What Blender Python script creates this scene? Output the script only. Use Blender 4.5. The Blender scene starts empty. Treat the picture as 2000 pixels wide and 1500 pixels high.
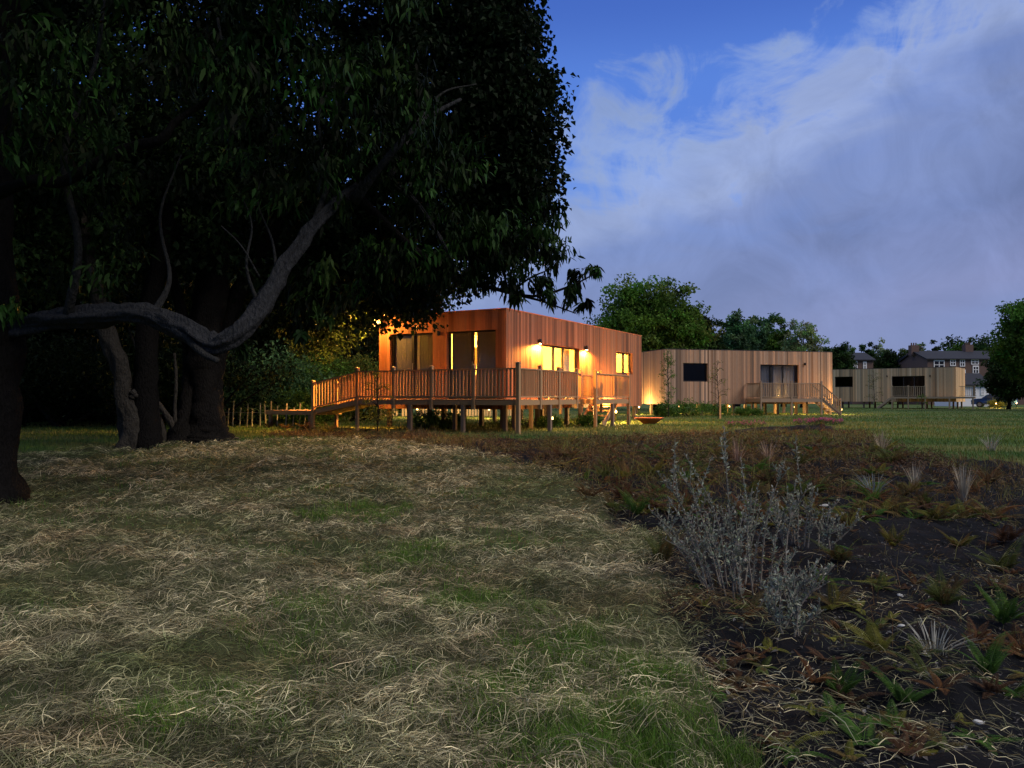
import bpy, math, random
import numpy as np

rng = np.random.default_rng(11)
random.seed(5)
S = bpy.context.scene
COL = S.collection
PI = math.pi
F = 1530.0          # focal length in pixels of the 2000 px wide photograph
EYE = 1.5
HZ = 777.0          # row of the horizon

# ------------------------------------------------------------------ camera
cam_d = bpy.data.cameras.new("camera")
cam = bpy.data.objects.new("camera", cam_d)
COL.objects.link(cam)
cam.location = (0, 0, EYE)
cam.rotation_euler = (math.radians(91.01), 0, 0)
cam_d.sensor_width = 36
cam_d.lens = F / 2000 * 36
cam_d.clip_start = 0.05
cam_d.clip_end = 3000
S.camera = cam

# ------------------------------------------------------------------ world, sun, exposure
W = bpy.data.worlds.new("World")
S.world = W
W.use_nodes = True
SKY_STRENGTH = 1.08
SUN_STRENGTH = 1.6
SUN_ROT = (math.radians(50), 0, math.radians(62))   # soft afterglow high behind the camera, to its right
S.view_settings.view_transform = 'Standard'
S.view_settings.look = 'None'
S.view_settings.exposure = 0.4
S.view_settings.gamma = 1.0

def build_world():
    nt = W.node_tree
    nt.nodes.clear()
    N, L = nt.nodes.new, nt.links.new
    def math_(op, a=None, b=None, c=None, clamp=False):
        n = N('ShaderNodeMath'); n.operation = op; n.use_clamp = clamp
        for i, v in enumerate((a, b, c)):
            if v is None: continue
            if isinstance(v, (int, float)): n.inputs[i].default_value = v
            else: L(v, n.inputs[i])
        return n.outputs[0]
    def ramp(fac, stops, interp='EASE'):
        r = N('ShaderNodeValToRGB'); r.color_ramp.interpolation = interp
        e = r.color_ramp.elements
        while len(e) < len(stops): e.new(0.5)
        for i, (p, c) in enumerate(stops):
            e[i].position = p; e[i].color = (*c, 1)
        L(fac, r.inputs[0]); return r.outputs[0]
    def mix(fac, a, b, mode='MIX'):
        m = N('ShaderNodeMix'); m.data_type = 'RGBA'; m.blend_type = mode
        for s, v in ((0, fac), (6, a), (7, b)):
            if isinstance(v, (int, float)): m.inputs[s].default_value = v
            elif isinstance(v, tuple): m.inputs[s].default_value = (*v, 1)
            else: L(v, m.inputs[s])
        return m.outputs[2]
    tc = N('ShaderNodeTexCoord').outputs['Generated']
    sp = N('ShaderNodeSeparateXYZ'); L(tc, sp.inputs[0])
    x, y, z = sp.outputs
    def noise(scale, detail, rough=0.55, vec=None, dist=0.0):
        n = N('ShaderNodeTexNoise'); n.inputs['Scale'].default_value = scale
        n.inputs['Detail'].default_value = detail; n.inputs['Roughness'].default_value = rough
        n.inputs['Distortion'].default_value = dist
        L(vec or tc, n.inputs['Vector']); return n.outputs['Fac']
    # a streak space that follows the slant of the cloud bank
    mp = N('ShaderNodeMapping'); L(tc, mp.inputs[0])
    mp.inputs['Rotation'].default_value = (0, math.radians(23), 0)
    mp.inputs['Scale'].default_value = (1.0, 1.0, 2.6)
    st = mp.outputs[0]
    n1 = noise(4.2, 8, 0.55, st, 0.6)
    n2 = noise(1.6, 5, 0.5, st, 0.3)
    n3 = noise(11.0, 10, 0.62, None, 0.9)
    # v: height above the slanted edge of the bank
    v = math_('SUBTRACT', z, math_('MULTIPLY', x, 0.42))
    v = math_('SUBTRACT', v, math_('MULTIPLY', y, 0.265))
    w1 = math_('MULTIPLY', math_('SUBTRACT', n1, 0.5), 0.42)
    w2 = math_('MULTIPLY', math_('SUBTRACT', n3, 0.5), 0.40)
    vv = math_('ADD', math_('ADD', v, w1), w2)
    cov = math_('SUBTRACT', 1.0, math_('SMOOTH_MIN', 1.0, math_('MAXIMUM', math_('MULTIPLY_ADD', vv, 12.0, 0.45), 0.0), 0.25), clamp=True)
    # clear twilight blue, deepening upward; unseen zenith brightened to light the ground
    sky = N('ShaderNodeTexSky'); sky.sky_type = 'NISHITA'; sky.sun_disc = False
    sky.sun_elevation = math.radians(1.0); sky.sun_rotation = math.radians(180 + 38)
    clear = ramp(z, [(0.0, (.20, .25, .44)), (0.18, (.13, .24, .58)), (0.36, (.070, .165, .52)), (0.46, (.042, .105, .40)), (0.62, (.36, .42, .56)), (1.0, (.50, .52, .58))])
    nis = mix(1.0, sky.outputs[0], (.14, .14, .14), 'MULTIPLY')
    clear = mix(0.04, clear, nis)
    # cloud bank, banded along v
    vb = math_('MULTIPLY_ADD', math_('SUBTRACT', n2, 0.5), 0.30, v)
    vb = math_('ADD', vb, math_('MULTIPLY', math_('SUBTRACT', n1, .5), .10))
    cb = math_('MULTIPLY_ADD', vb, 1.6, 0.92, clamp=True)
    cloud = ramp(cb, [(0.0, (.165, .205, .355)), (0.20, (.150, .19, .36)), (0.36, (.175, .205, .38)),
                      (0.50, (.145, .185, .355)), (0.60, (.125, .168, .330)), (0.72, (.145, .195, .375)), (0.84, (.225, .285, .47)), (1.0, (.22, .30, .51))])
    lump = math_('MULTIPLY_ADD', n3, 0.80, 0.60)
    cl = N('ShaderNodeVectorMath'); cl.operation = 'SCALE'; L(cloud, cl.inputs[0]); L(lump, cl.inputs['Scale'])
    # paler towards the left of the bank, just over the roofs
    lft = math_('MULTIPLY', math_('SUBTRACT', 0.30, x, clamp=True), 1.0, clamp=True)
    cl2 = mix(lft, cl.outputs[0], (.165, .235, .45))
    cov = math_('MULTIPLY', cov, math_('MULTIPLY_ADD', n1, 1.1, .38, clamp=True))
    col = mix(cov, clear, cl2)
    # below the horizon: dull ground bounce
    hzn = math_('MULTIPLY_ADD', z, -5.0, 1.0, clamp=True)
    col = mix(math_('MULTIPLY', hzn, .85), col, (.165, .205, .355))
    low = math_('MULTIPLY_ADD', z, -30.0, 0.0, clamp=True)
    col = mix(low, col, (.03, .035, .03))
    back = math_('MULTIPLY', y, -3.0, clamp=True)
    lowz = math_('MULTIPLY_ADD', z, -1.5, 1.0, clamp=True)
    dim = math_('MULTIPLY_ADD', math_('MULTIPLY', back, lowz), -.72, 1.0)  # unseen low sky behind the camera dimmed to darken trees and reflections
    dm = N('ShaderNodeVectorMath'); dm.operation = 'SCALE'; L(col, dm.inputs[0]); L(dim, dm.inputs['Scale'])
    bg = N('ShaderNodeBackground'); L(dm.outputs[0], bg.inputs[0]); bg.inputs[1].default_value = SKY_STRENGTH
    out = N('ShaderNodeOutputWorld'); L(bg.outputs[0], out.inputs[0])
build_world()

sun_d = bpy.data.lights.new("sun", 'SUN')
sun_d.energy = SUN_STRENGTH
sun_d.angle = math.radians(26)
sun_d.color = (1.0, .86, .74)
sun = bpy.data.objects.new("sun", sun_d)
sun.rotation_euler = SUN_ROT
COL.objects.link(sun)

# ------------------------------------------------------------------ helpers
def tag(o, label=None, cat=None, group=None, kind=None):
    if label: o['label'] = label
    if cat: o['category'] = cat
    if group: o['group'] = group
    if kind: o['kind'] = kind
    return o

def empty(name, loc=(0, 0, 0), rz=0.0, label=None, cat=None, group=None):
    o = bpy.data.objects.new(name, None)
    o.empty_display_size = 0.2
    COL.objects.link(o)
    o.location = loc; o.rotation_euler = (0, 0, rz)
    return tag(o, label, cat, group)

def copy_tree(o, parent=None):
    c = o.copy(); COL.objects.link(c); c.parent = parent
    for ch in o.children: copy_tree(ch, c)
    return c

def smooth(a, b, t):
    t = np.clip((t - a) / (b - a), 0, 1)
    return t * t * (3 - 2 * t)

def vnoise(x, y, seed=0):
    """value noise, numpy, roughly 0..1"""
    x = np.asarray(x, float); y = np.asarray(y, float)
    xi = np.floor(x).astype(np.int64); yi = np.floor(y).astype(np.int64)
    xf = x - xi; yf = y - yi
    u = xf * xf * (3 - 2 * xf); v = yf * yf * (3 - 2 * yf)
    def h(i, j):
        n = (i * 374761393 + j * 668265263 + seed * 1442695041) & 0xffffffff
        n = ((n ^ (n >> 13)) * 1274126177) & 0xffffffff
        return ((n ^ (n >> 16)) & 0xffff) / 65535.0
    return (h(xi, yi) * (1 - u) + h(xi + 1, yi) * u) * (1 - v) + (h(xi, yi + 1) * (1 - u) + h(xi + 1, yi + 1) * u) * v

def fbm(x, y, seed=0, oct=4):
    s = 0; a = .5; t = 0
    for k in range(oct):
        s = s + a * vnoise(x * 2 ** k, y * 2 ** k, seed + k * 17); t += a; a *= .5
    return s / t

def base_h(x, y):
    return 0.45 * smooth(6.0, 20.0, np.asarray(y, float)) + 0 * np.asarray(x, float)

def gpt(px, py):
    """ground point under a photo pixel"""
    h = 0.0
    for _ in range(30):
        d = (EYE - h) * F / max(py - HZ, 1.0)
        h = float(base_h(0, d)) * .5 + h * .5
    return ((px - 1000) / F * d, d, float(base_h(0, d)))

def at(px, py, d):
    return ((px - 1000) / F * d, d, EYE + (HZ - py) / F * d)

def poly_in(poly, x, y):
    x = np.asarray(x); y = np.asarray(y)
    ins = np.zeros(x.shape, bool)
    n = len(poly)
    for i in range(n):
        x0, y0 = poly[i]; x1, y1 = poly[(i + 1) % n]
        c = ((y0 > y) != (y1 > y)) & (x < (x1 - x0) * (y - y0) / (y1 - y0 + 1e-12) + x0)
        ins ^= c
    return ins

def raw_mesh(name, V, faces, mat, col=None, parent=None, smooth_=False):
    """faces: list of int arrays (n,3) or (n,4); col: (nv,3) per vertex"""
    V = np.ascontiguousarray(V, np.float32)
    me = bpy.data.meshes.new(name)
    me.vertices.add(len(V)); me.vertices.foreach_set('co', V.ravel())
    faces = [np.asarray(f, np.int32) for f in faces if len(f)]
    loops = np.concatenate([f.ravel() for f in faces])
    tot = np.concatenate([np.full(len(f), f.shape[1], np.int32) for f in faces])
    start = np.concatenate([[0], np.cumsum(tot)[:-1]]).astype(np.int32)
    me.loops.add(len(loops)); me.loops.foreach_set('vertex_index', loops)
    me.polygons.add(len(tot)); me.polygons.foreach_set('loop_start', start)
    me.polygons.foreach_set('use_smooth', np.full(len(tot), bool(smooth_)))
    if col is not None:
        a = me.attributes.new('Col', 'FLOAT_COLOR', 'POINT')
        c = np.ones((len(V), 4), np.float32); c[:, :3] = col
        a.data.foreach_set('color', c.ravel())
    me.update(calc_edges=True)
    if mat: me.materials.append(mat)
    o = bpy.data.objects.new(name, me)
    COL.objects.link(o)
    if parent: o.parent = parent
    return o

class MB:
    def __init__(s):
        s.V = []; s.Q = []; s.T = []; s.C = []; s.n = 0
    def add(s, V, Q=(), T=(), col=(1, 1, 1)):
        V = np.asarray(V, float).reshape(-1, 3)
        if len(Q): s.Q.append(np.asarray(Q).reshape(-1, 4) + s.n)
        if len(T): s.T.append(np.asarray(T).reshape(-1, 3) + s.n)
        c = np.asarray(col, float)
        if c.ndim == 1: c = np.tile(c, (len(V), 1))
        s.V.append(V); s.C.append(c); s.n += len(V)
    def box(s, x0, x1, y0, y1, z0, z1, col=(1, 1, 1)):
        V = [(x, y, z) for z in (z0, z1) for y in (y0, y1) for x in (x0, x1)]
        s.add(V, [(0, 2, 3, 1), (4, 5, 7, 6), (0, 1, 5, 4), (2, 6, 7, 3), (0, 4, 6, 2), (1, 3, 7, 5)], col=col)
    def fbox(s, fr, s0, s1, o0, o1, z0, z1, col=(1, 1, 1)):
        """box in a facade frame fr = (ox, oy, dx, dy, nx, ny): s along the wall, o outward"""
        ox, oy, dx, dy, nx, ny = fr
        V = [(ox + dx * a + nx * b, oy + dy * a + ny * b, z) for z in (z0, z1) for b in (o0, o1) for a in (s0, s1)]
        s.add(V, [(0, 2, 3, 1), (4, 5, 7, 6), (0, 1, 5, 4), (2, 6, 7, 3), (0, 4, 6, 2), (1, 3, 7, 5)], col=col)
    def bar(s, a, b, w, h=None, col=(1, 1, 1), up=(0, 0, 1)):
        a = np.array(a, float); b = np.array(b, float); h = h or w
        d = b - a; d /= np.linalg.norm(d) + 1e-9
        u = np.array(up, float)
        if abs(d @ u) > .95: u = np.array((1., 0, 0))
        sd = np.cross(d, u); sd /= np.linalg.norm(sd); up2 = np.cross(sd, d)
        V = [p + sd * w / 2 * i + up2 * h / 2 * j for p in (a, b) for j in (-1, 1) for i in (-1, 1)]
        s.add(V, [(0, 2, 3, 1), (4, 5, 7, 6), (0, 1, 5, 4), (2, 6, 7, 3), (0, 4, 6, 2), (1, 3, 7, 5)], col=col)
    def tube(s, P, R, n=8, col=(1, 1, 1), rough=0.0, cap=True, seed=0, lf=1.0):
        P = np.asarray(P, float); R = np.broadcast_to(np.asarray(R, float), (len(P),))
        T = np.gradient(P, axis=0); T /= np.linalg.norm(T, axis=1)[:, None] + 1e-9
        ref = np.array((0.13, 0.97, 0.2)) if abs(T[:, 1]).mean() < .8 else np.array((1., 0, .1))
        A = np.cross(T, ref); A /= np.linalg.norm(A, axis=1)[:, None] + 1e-9
        Bv = np.cross(T, A)
        th = np.linspace(0, 2 * PI, n, endpoint=False)
        rr = np.tile(R[:, None], (1, n))
        if rough:
            i, j = np.meshgrid(np.arange(len(P)), np.arange(n), indexing='ij')
            sc_ = 5.0 / max(5, len(P) / 14)
            i = i * (sc_ if n >= 16 else 1) * lf
            nz = vnoise(np.cos(th)[None, :] * 2.2 + 7 + i * .33, np.sin(th)[None, :] * 2.2 + 9 + i * .21, seed + 3)
            n2_ = vnoise(np.cos(th)[None, :] * 6 + 7 + i * .6, np.sin(th)[None, :] * 6 + 9 + i * .5, seed + 5)
            n3_ = vnoise(np.cos(th)[None, :] * 11 + 30 + i * .9, np.sin(th)[None, :] * 11 + 31 + i * .8, seed + 8)
            rr = rr * (1 + rough * .5 * (n3_ - .5) * (1 if n >= 16 else 0))
            rr = rr * (1 + rough * (nz - .5) * 2 + rough * .6 * (n2_ - .5) * 2)
        V = P[:, None, :] + rr[..., None] * (np.cos(th)[None, :, None] * A[:, None, :] + np.sin(th)[None, :, None] * Bv[:, None, :])
        K = len(P)
        i, j = np.meshgrid(np.arange(K - 1), np.arange(n), indexing='ij')
        j2 = (j + 1) % n
        Q = np.stack([i * n + j, i * n + j2, (i + 1) * n + j2, (i + 1) * n + j], -1).reshape(-1, 4)
        V = V.reshape(-1, 3)
        Tt = []
        if cap:
            c0 = len(V); V = np.vstack([V, P[:1], P[-1:]])
            for q in range(n):
                Tt.append((c0, (q + 1) % n, q)); Tt.append((c0 + 1, (K - 1) * n + q, (K - 1) * n + (q + 1) % n))
        s.add(V, Q, Tt, col)
    def lathe(s, prof, n=20, loc=(0, 0, 0), col=(1, 1, 1)):
        th = np.linspace(0, 2 * PI, n, endpoint=False)
        V = np.array([[(loc[0] + r * math.cos(t), loc[1] + r * math.sin(t), loc[2] + z) for t in th] for r, z in prof])
        K = len(prof)
        i, j = np.meshgrid(np.arange(K - 1), np.arange(n), indexing='ij'); j2 = (j + 1) % n
        Q = np.stack([i * n + j, i * n + j2, (i + 1) * n + j2, (i + 1) * n + j], -1).reshape(-1, 4)
        s.add(V.reshape(-1, 3), Q, (), col)
    def strips(s, P, Wd, Sd, C):
        """P (N,K,3) centre lines, Wd (N,K) widths, Sd (N,3) or (N,K,3) side vectors, C (N,3) or (N,K,3)"""
        N, K, _ = P.shape
        if Sd.ndim == 2: Sd = Sd[:, None, :]
        L_ = P - Sd * Wd[..., None] / 2; R_ = P + Sd * Wd[..., None] / 2
        V = np.stack([L_, R_], 2).reshape(-1, 3)
        i, k = np.meshgrid(np.arange(N), np.arange(K - 1), indexing='ij')
        b = (i * K + k) * 2
        Q = np.stack([b, b + 1, b + 3, b + 2], -1).reshape(-1, 4)
        if C.ndim == 2: C = np.repeat(C[:, None, :], K, 1)
        Cc = np.repeat(C[:, :, None, :], 2, 2).reshape(-1, 3)
        s.add(V, Q, (), Cc)
    def leaves(s, P, D, Nn, L_, Wd, C, fold=.25):
        """pointed leaves: P base (N,3), D axis, Nn normal, length, width, colour"""
        N = len(P)
        D = D / (np.linalg.norm(D, axis=1)[:, None] + 1e-9)
        Sd = np.cross(D, Nn); Sd /= np.linalg.norm(Sd, axis=1)[:, None] + 1e-9
        Up = np.cross(Sd, D)
        L_ = np.broadcast_to(np.asarray(L_, float), (N,))[:, None]; Wd = np.broadcast_to(np.asarray(Wd, float), (N,))[:, None]
        m = P + D * L_ * .45
        V = np.stack([P, m + Sd * Wd / 2 + Up * Wd * fold, P + D * L_ - Up * L_ * .12, m - Sd * Wd / 2 + Up * Wd * fold], 1).reshape(-1, 3)
        b = np.arange(N)[:, None] * 4
        T = np.concatenate([b + np.array([0, 1, 2]), b + np.array([0, 2, 3])], 0)
        s.add(V, (), T, np.repeat(C, 4, 0))
    def build(s, name, mat, parent=None, smooth_=False):
        V = np.concatenate(s.V); C = np.concatenate(s.C)
        fs = []
        if s.Q: fs.append(np.concatenate(s.Q))
        if s.T: fs.append(np.concatenate(s.T))
        return raw_mesh(name, V, fs, mat, C, parent, smooth_)

def spline(P, n=6):
    """Catmull-Rom through rows of P (any number of columns)"""
    P = np.asarray(P, float)
    Q = np.vstack([2 * P[0] - P[1], P, 2 * P[-1] - P[-2]])
    out = []
    for i in range(1, len(Q) - 2):
        for t in np.linspace(0, 1, n, endpoint=False):
            a, b, c, d = Q[i - 1], Q[i], Q[i + 1], Q[i + 2]
            out.append(.5 * ((2 * b) + (-a + c) * t + (2 * a - 5 * b + 4 * c - d) * t * t + (-a + 3 * b - 3 * c + d) * t ** 3))
    out.append(P[-1])
    return np.array(out)

def rvec(n, r=None):
    r = r or rng
    v = r.normal(size=(n, 3)); return v / np.linalg.norm(v, axis=1)[:, None]

# ------------------------------------------------------------------ materials
def mat_new(name):
    m = bpy.data.materials.new(name); m.use_nodes = True
    nt = m.node_tree; nt.nodes.clear()
    return m, nt, nt.nodes.new, nt.links.new

def set_scalar(n, **k):
    for a, v in k.items(): n.inputs[a].default_value = v

def m_attr(name, rough=.7, nscale=20, namp=.35, bump=.3, stretch=(1, 1, 1), tint=(1, 1, 1), coord='Object', spec=.3, bdist=.01):
    """vertex colour times noise, with bump"""
    m, nt, N, L = mat_new(name)
    a = N('ShaderNodeAttribute'); a.attribute_name = 'Col'
    tc = N('ShaderNodeTexCoord'); mp = N('ShaderNodeMapping'); L(tc.outputs[coord], mp.inputs[0]); mp.inputs['Scale'].default_value = stretch
    n = N('ShaderNodeTexNoise'); set_scalar(n, Scale=nscale, Detail=6, Roughness=.6); L(mp.outputs[0], n.inputs['Vector'])
    ma = N('ShaderNodeMath'); ma.operation = 'MULTIPLY_ADD'; L(n.outputs['Fac'], ma.inputs[0]); ma.inputs[1].default_value = namp * 2; ma.inputs[2].default_value = 1 - namp
    sc = N('ShaderNodeVectorMath'); sc.operation = 'SCALE'; L(a.outputs['Color'], sc.inputs[0]); L(ma.outputs[0], sc.inputs['Scale'])
    ti = N('ShaderNodeVectorMath'); ti.operation = 'MULTIPLY'; L(sc.outputs[0], ti.inputs[0]); ti.inputs[1].default_value = tint
    p = N('ShaderNodeBsdfPrincipled'); set_scalar(p, Roughness=rough); p.inputs['Specular IOR Level'].default_value = spec
    L(ti.outputs[0], p.inputs['Base Color'])
    b = N('ShaderNodeBump'); set_scalar(b, Strength=bump, Distance=bdist); L(n.outputs['Fac'], b.inputs['Height']); L(b.outputs[0], p.inputs['Normal'])
    o = N('ShaderNodeOutputMaterial'); L(p.outputs[0], o.inputs[0])
    return m

def m_leaf(name, trans=.3, rough=.55, tint=(1, 1, 1), spec=.2):
    m, nt, N, L = mat_new(name)
    a = N('ShaderNodeAttribute'); a.attribute_name = 'Col'
    ti = N('ShaderNodeVectorMath'); ti.operation = 'MULTIPLY'; L(a.outputs['Color'], ti.inputs[0]); ti.inputs[1].default_value = tint
    p = N('ShaderNodeBsdfPrincipled'); set_scalar(p, Roughness=rough); p.inputs['Specular IOR Level'].default_value = spec
    L(ti.outputs[0], p.inputs['Base Color'])
    t = N('ShaderNodeBsdfTranslucent'); L(ti.outputs[0], t.inputs[0])
    mx = N('ShaderNodeMixShader'); mx.inputs[0].default_value = trans; L(p.outputs[0], mx.inputs[1]); L(t.outputs[0], mx.inputs[2])
    o = N('ShaderNodeOutputMaterial'); L(mx.outputs[0], o.inputs[0])
    return m

def m_plain(name, col, rough=.6, metal=0.0, nscale=30, namp=.12, bump=.1):
    m = m_attr(name, rough, nscale, namp, bump)
    m.node_tree.nodes['Attribute'].attribute_name = ''
    nt = m.node_tree
    for n in nt.nodes:
        if n.type == 'VECT_MATH' and n.operation == 'SCALE':
            for l in list(n.inputs[0].links): nt.links.remove(l)
            n.inputs[0].default_value = col
        if n.type == 'BSDF_PRINCIPLED': n.inputs['Metallic'].default_value = metal
    nt.nodes.remove(nt.nodes['Attribute'])
    return m

def m_emit(name, col, strength):
    m, nt, N, L = mat_new(name)
    e = N('ShaderNodeEmission'); e.inputs[0].default_value = (*col, 1); e.inputs[1].default_value = strength
    o = N('ShaderNodeOutputMaterial'); L(e.outputs[0], o.inputs[0]); return m

def m_glass(name, tint=(.9, .93, .95), refl=1.0):
    m, nt, N, L = mat_new(name)
    t = N('ShaderNodeBsdfTransparent'); t.inputs[0].default_value = (*tint, 1)
    g = N('ShaderNodeBsdfGlossy'); g.inputs['Roughness'].default_value = .02; g.inputs[0].default_value = (1, 1, 1, 1)
    lw = N('ShaderNodeLayerWeight'); lw.inputs['Blend'].default_value = .5
    pw = N('ShaderNodeMath'); pw.operation = 'POWER'; L(lw.outputs['Facing'], pw.inputs[0]); pw.inputs[1].default_value = 4.0
    f = N('ShaderNodeMath'); f.operation = 'MULTIPLY_ADD'; L(pw.outputs[0], f.inputs[0]); f.inputs[1].default_value = .7; f.inputs[2].default_value = .03
    mx = N('ShaderNodeMixShader'); L(f.outputs[0], mx.inputs[0]); L(t.outputs[0], mx.inputs[1]); L(g.outputs[0], mx.inputs[2])
    o = N('ShaderNodeOutputMaterial'); L(mx.outputs[0], o.inputs[0]); return m

M = dict(
    cedar=m_attr('cedar_cladding', .72, 6, .28, .25, (9, 9, 1.0), bdist=.004),
    deckwood=m_attr('deck_timber', .75, 8, .22, .2, (7, 7, 1.2), bdist=.003),
    dark=m_plain('dark_metal', (.022, .023, .026), .45, .3),
    roof=m_plain('roof_membrane', (.05, .05, .055), .8),
    plaster=m_plain('interior_plaster', (.74, .64, .42), .8),
    intfloor=m_plain('interior_floor', (.35, .2, .1), .5),
    blind=m_plain('blind_fabric', (.17, .155, .12), .9),
    curtain=m_plain('curtain_fabric', (.55, .5, .42), .9),
    greycurtain=m_plain('grey_curtain_fabric', (.30, .29, .29), .9),
    glass=m_glass('window_glass'),
    glassdark=m_glass('tinted_glass', (.5, .52, .55)),
    bark=m_attr('bark', .95, 26, .75, 1.0, (1, 1, .45), bdist=.07, spec=.03),
    twig=m_attr('twig_bark', .85, 15, .3, .3),
    leaf=m_leaf('leaf', .28, spec=.06),
    silver=m_leaf('silver_leaf', .15, .7),
    straw=m_leaf('straw', .2, .7),
    grass=m_leaf('grass', .25, .6),
    ground=m_attr('ground_surface', .95, 7, .5, .8, spec=.1, bdist=.05),
    terracotta=m_plain('rusty_steel', (.55, .17, .07), .8),
    brick=m_plain('far_brick', (.13, .085, .07), .9, nscale=4, namp=.3),
    slate=m_plain('far_slate', (.018, .020, .030), .8),
    white=m_plain('white_paint', (.8, .8, .8), .6),
    stone=m_plain('pale_stone', (.5, .5, .48), .8),
    carblue=m_plain('car_paint', (.02, .06, .16), .25, .2),
    carglass=m_plain('car_glass', (.02, .02, .025), .1),
    rubber=m_plain('rubber', (.02, .02, .02), .9),
    steel=m_plain('galvanised_steel', (.25, .25, .25), .5, .6),
    picket=m_attr('pale_stake', .85, 8, .25, .2),
    warm=m_emit('warm_lamp_glow', (1, .62, .22), 60),
    flood=m_emit('flood_lamp_glow', (1, .45, .09), 9),
    pale=m_emit('bollard_glow', (1, .56, .18), 12),
)
LAMP_COL = (1.0, .50, .13)

def light(name, kind, loc, energy, col=LAMP_COL, parent=None, size=.05, spot=None, blend=1.0, rot=None):
    d = bpy.data.lights.new(name, kind); d.energy = energy; d.color = col
    if kind in ('POINT', 'SPOT'): d.shadow_soft_size = size
    if kind == 'SPOT': d.spot_size = math.radians(spot or 120); d.spot_blend = blend
    if kind == 'AREA': d.size = size
    o = bpy.data.objects.new(name, d); COL.objects.link(o); o.location = loc
    if rot: o.rotation_euler = rot
    if parent: o.parent = parent
    return o

# ------------------------------------------------------------------ ground
def px_poly(pts):
    return [gpt(a, b)[:2] for a, b in pts]
BED = px_poly([(520, 845), (700, 839), (860, 852), (1010, 860), (1180, 856), (1330, 846), (1430, 838), (1600, 828), (1690, 850), (1770, 880),
               (1900, 896), (2080, 915), (2500, 960), (3400, 1500), (3400, 2600), (1900, 2600), (1560, 1600), (1490, 1500), (1360, 1330), (1290, 1200),
               (1290, 1120), (1240, 1020), (1150, 960), (1060, 915), (900, 878), (700, 858), (520, 852)])
HAY = px_poly([(-1500, 2600), (1900, 2600), (1560, 1600), (1490, 1500), (1360, 1330), (1290, 1200), (1290, 1120), (1240, 1020), (1150, 960), (1060, 915),
               (900, 878), (700, 858), (440, 862), (240, 876), (45, 892), (-400, 910), (-1500, 1000)])

def regions(x, y):
    jx = x + (fbm(x * 1.3, y * 1.3, 3) - .5) * .9 * np.clip(y / 8, .35, 1)
    jy = y + (fbm(x * 1.1 + 40, y * 1.1, 5) - .5) * 1.1 * np.clip(y / 10, .25, 1)
    jx = jx + (fbm(x * 5, y * 5, 13, 2) - .5) * .35; jy = jy + (fbm(x * 5 + 9, y * 5, 14, 2) - .5) * .35
    bed = poly_in(BED, jx, jy)
    hay = poly_in(HAY, jx, jy) & ~bed
    return bed, hay

def height(x, y):
    x = np.asarray(x, float); y = np.asarray(y, float)
    near = 1 - smooth(26, 40, y)
    h = base_h(x, y)
    bed, hay = regions(x, y)
    mound = (fbm(x * 1.6, y * 2.6, 21, 4) - .5) * .20 + (fbm(x * 4.5, y * 6, 31, 3) - .5) * .15
    clod = (fbm(x * 2.2, y * 2.2, 51, 5) - .5) * .24 - .03 + (fbm(x * 9, y * 9, 52, 3) - .5) * .08
    return h + near * np.where(hay, mound, np.where(bed, clod, (fbm(x, y, 9, 2) - .5) * .04))

xs = np.unique(np.concatenate([np.linspace(-700, -30, 30), np.linspace(-30, -13, 35), np.arange(-13, 15, .09), np.linspace(15, 45, 60), np.linspace(45, 700, 40)]))
ys = np.unique(np.concatenate([np.linspace(-200, -4, 20), np.linspace(-4, 2.4, 20), np.arange(2.4, 10, .06), np.arange(10, 30, .14), np.linspace(30, 120, 60), np.linspace(120, 1400, 40)]))
GX, GY = np.meshgrid(xs, ys, indexing='xy')
GZ = height(GX, GY)
bed_, hay_ = regions(GX, GY)
gc = np.zeros(GX.shape + (3,))
lawn_n = fbm(GX * .7, GY * .7, 77, 4)[..., None]
dry = smooth(.45, .7, fbm(GX * .25 + 5, GY * .9, 78, 3))[..., None]
gc[:] = (np.array((.030, .070, .018)) * (1 - lawn_n) + np.array((.065, .105, .028)) * lawn_n) * (1 - dry * .6) + np.array((.15, .14, .05)) * dry * .6
hn = fbm(GX * 1.8, GY * 1.8, 60, 4)[..., None]
hcol = np.array((.030, .038, .014)) * (1 - hn) + np.array((.075, .080, .036)) * hn
bn = fbm(GX * 2.5, GY * 2.5, 61, 4)[..., None]
bcol = np.array((.003, .0035, .006)) * (1 - bn) + np.array((.009, .009, .010)) * bn
gc = np.where(hay_[..., None], hcol, gc); gc = np.where(bed_[..., None], bcol, gc)
nx_, ny_ = len(xs), len(ys)
ii, jj = np.meshgrid(np.arange(ny_ - 1), np.arange(nx_ - 1), indexing='ij')
b0 = ii * nx_ + jj
GQ = np.stack([b0, b0 + 1, b0 + nx_ + 1, b0 + nx_], -1).reshape(-1, 4)
g = raw_mesh('ground', np.stack([GX, GY, GZ], -1).reshape(-1, 3), [GQ], M['ground'], gc.reshape(-1, 3), None, True)
tag(g, kind='structure')

def scatter_wedge(n, y0, y1, power, spread=.80, xoff=.0, r=rng):
    """n points in a fan in front of the camera; density falls with distance ** -power"""
    e = 2 - power
    u = r.random(n)
    y = (y0 ** e + u * (y1 ** e - y0 ** e)) ** (1 / e)
    x = (r.random(n) * 2 - 1) * spread * y + (r.random(n) * 2 - 1) * 1.0 + xoff
    return x, y

def mixcol(a, b, t):
    t = np.asarray(t)[:, None]
    return np.array(a) * (1 - t) + np.array(b) * t

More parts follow.
